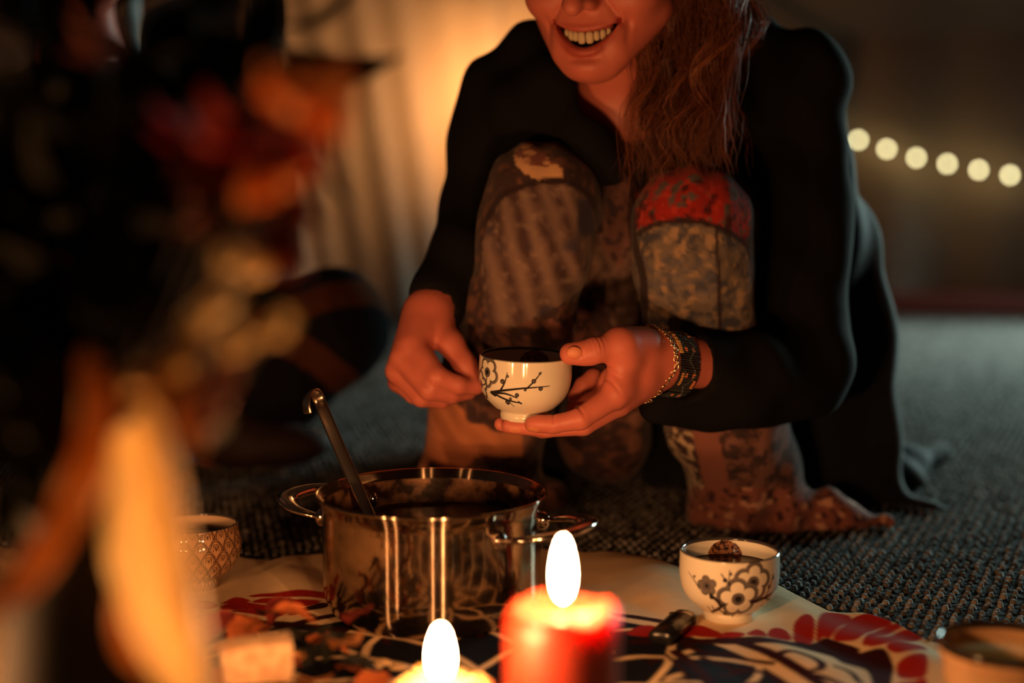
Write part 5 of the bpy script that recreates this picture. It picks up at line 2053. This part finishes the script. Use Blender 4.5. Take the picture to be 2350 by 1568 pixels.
    blade('dried_husk', 'slim glowing husk blade along the edge of the broad husk', [(335, 930, .65), (366, 1020, .635), (398, 1200, .612), (425, 1380, .608), (470, 1580, .61)], 0.015, m_husk, face=(0.7, -.7, 0.2))
    blade('dried_husk', 'orange brown husk scrap low beside the vase foot', [(310, 1250, .655), (330, 1440, .638), (385, 1490, .635), (450, 1600, .635)], 0.030, m_tan, face=(0.3, -1, 0.3))
    blade('dried_leaf', 'long tan blade curving down the dark side of the vase', [(198, 820, .66), (222, 930, .645), (205, 1060, .64), (150, 1190, .635), (60, 1330, .63), (-30, 1400, .63)], 0.017, m_tan)
    blade('dried_leaf', 'short tan blade slanting up towards the pale blossoms', [(290, 890, .66), (350, 860, .655), (430, 815, .66), (490, 765, .67)], 0.012, m_tan)
    blade('dried_leaf', 'narrow tan blade with red edge below the pale blossoms', [(400, 880, .665), (425, 950, .66), (455, 1035, .66)], 0.013, m_tan)
    blade('dried_leaf', 'red brown blade behind the narrow tan blade', [(520, 830, .68), (490, 920, .675), (445, 1010, .675)], 0.014, m_rust)


build_flowers()


# ================================================================== DRIED PETALS AND CHIPS IN FRONT OF THE POT
def build_petals():
    rng = np.random.default_rng(8)
    cols = {'orange': (0.55, 0.14, 0.035), 'crimson': (0.22, 0.02, 0.012), 'dark green': (0.020, 0.020, 0.012), 'amber': (0.62, 0.26, 0.08)}
    mats = {k: petal_mat(k.replace(' ', '_') + '_dried', v, 0.25, 0.8) for k, v in cols.items()}
    spots = [(560, 1462, 'crimson'), (590, 1478, 'orange'), (640, 1466, 'crimson'), (690, 1480, 'dark green'), (620, 1496, 'dark green'), (700, 1515, 'dark green'), (755, 1512, 'orange'), (800, 1532, 'orange'), (770, 1548, 'dark green'), (830, 1556, 'dark green'), (600, 1552, 'orange'), (660, 1562, 'amber'), (560, 1540, 'crimson'), (720, 1572, 'amber'), (850, 1585, 'orange'), (540, 1500, 'amber'), (720, 1545, 'dark green'), (520, 1580, 'orange'), (640, 1575, 'crimson'), (790, 1580, 'amber'), (560, 1515, 'orange'), (680, 1540, 'orange'), (820, 1515, 'crimson'), (500, 1545, 'crimson')]
    laid = []
    for k, (px, py, c) in enumerate(spots):
        p = FL(px, py, 0.014)
        lv = 0
        while any(l == lv and math.hypot(p[0] - x, p[1] - y) < 0.040 for x, y, l in laid):
            lv += 1
        laid.append((p[0], p[1], lv))
        V, Q = leaf_mesh(rng.uniform(0.034, 0.046), rng.uniform(0.024, 0.033), rng.uniform(.3, .65), rng.uniform(.15, .40), wave=0.0012, seed=k)
        V = (V - V.mean(0)) @ frame((math.cos(k * 2.1), math.sin(k * 2.1), rng.uniform(-.10, .10)), rng.uniform(-.14, .14)).T
        V[:, 2] -= V[:, 2].min()
        o = mesh_np('dried_petal', V, Q, mats[c], None)
        o.location = (p[0], p[1], FLAT + 0.0008 + 0.0120 * lv)
        tag(o, 'curled %s dried petal in the heap beside the pot' % c, 'petal', '%s petals in the heap' % c)
    mwd = principled('pale_wood', (0.55, 0.36, 0.20), 0.8, mix=((0.36, 0.19, 0.09), 90, 0.4, 0.7), bump=(120, 0.4, 0.002))
    for top in range(8):                     # lowest height at which the block rests on the petals under it
        p = FL(595, 1516, FLAT + 0.0120 * top + 0.014)
        if all(l < top for x, y, l in laid if math.hypot(p[0] - x, p[1] - y) < 0.044):
            break
    V, Q = box_np((0, 0, 0.0145), (0.052, 0.026, 0.030))
    V = V + np.random.default_rng(1).normal(0, 0.0012, V.shape)
    o = mesh_np('wood_chip', V, Q, mwd, None, smooth=False)
    bv = o.modifiers.new('bevel', 'BEVEL')
    bv.width = 0.003
    bv.segments = 3
    o.location = (p[0], p[1], FLAT + 0.0120 * top)
    o.rotation_euler = (0.05, -0.05, 0.18)
    tag(o, 'pale block of scented wood lying on the petal heap', 'wood block')
    m = principled('pale_seed', (0.60, 0.40, 0.20), 0.6)
    for k, (px, py) in enumerate(((880, 1520), (915, 1532), (858, 1530))):
        p = FL(px, py, 0.008)
        V, Q = ellipsoid_np((0, 0, 0), (0.0085, 0.005, 0.004), 12, 8, rotz(0.4 * k - .3))
        o = mesh_np('seed_pod', V, Q, m, None)
        o.location = (p[0], p[1], FLAT + 0.0035)
        tag(o, 'small pale seed pod between the petal heap and the cream candle', 'seed', 'pale seed pods')


build_petals()
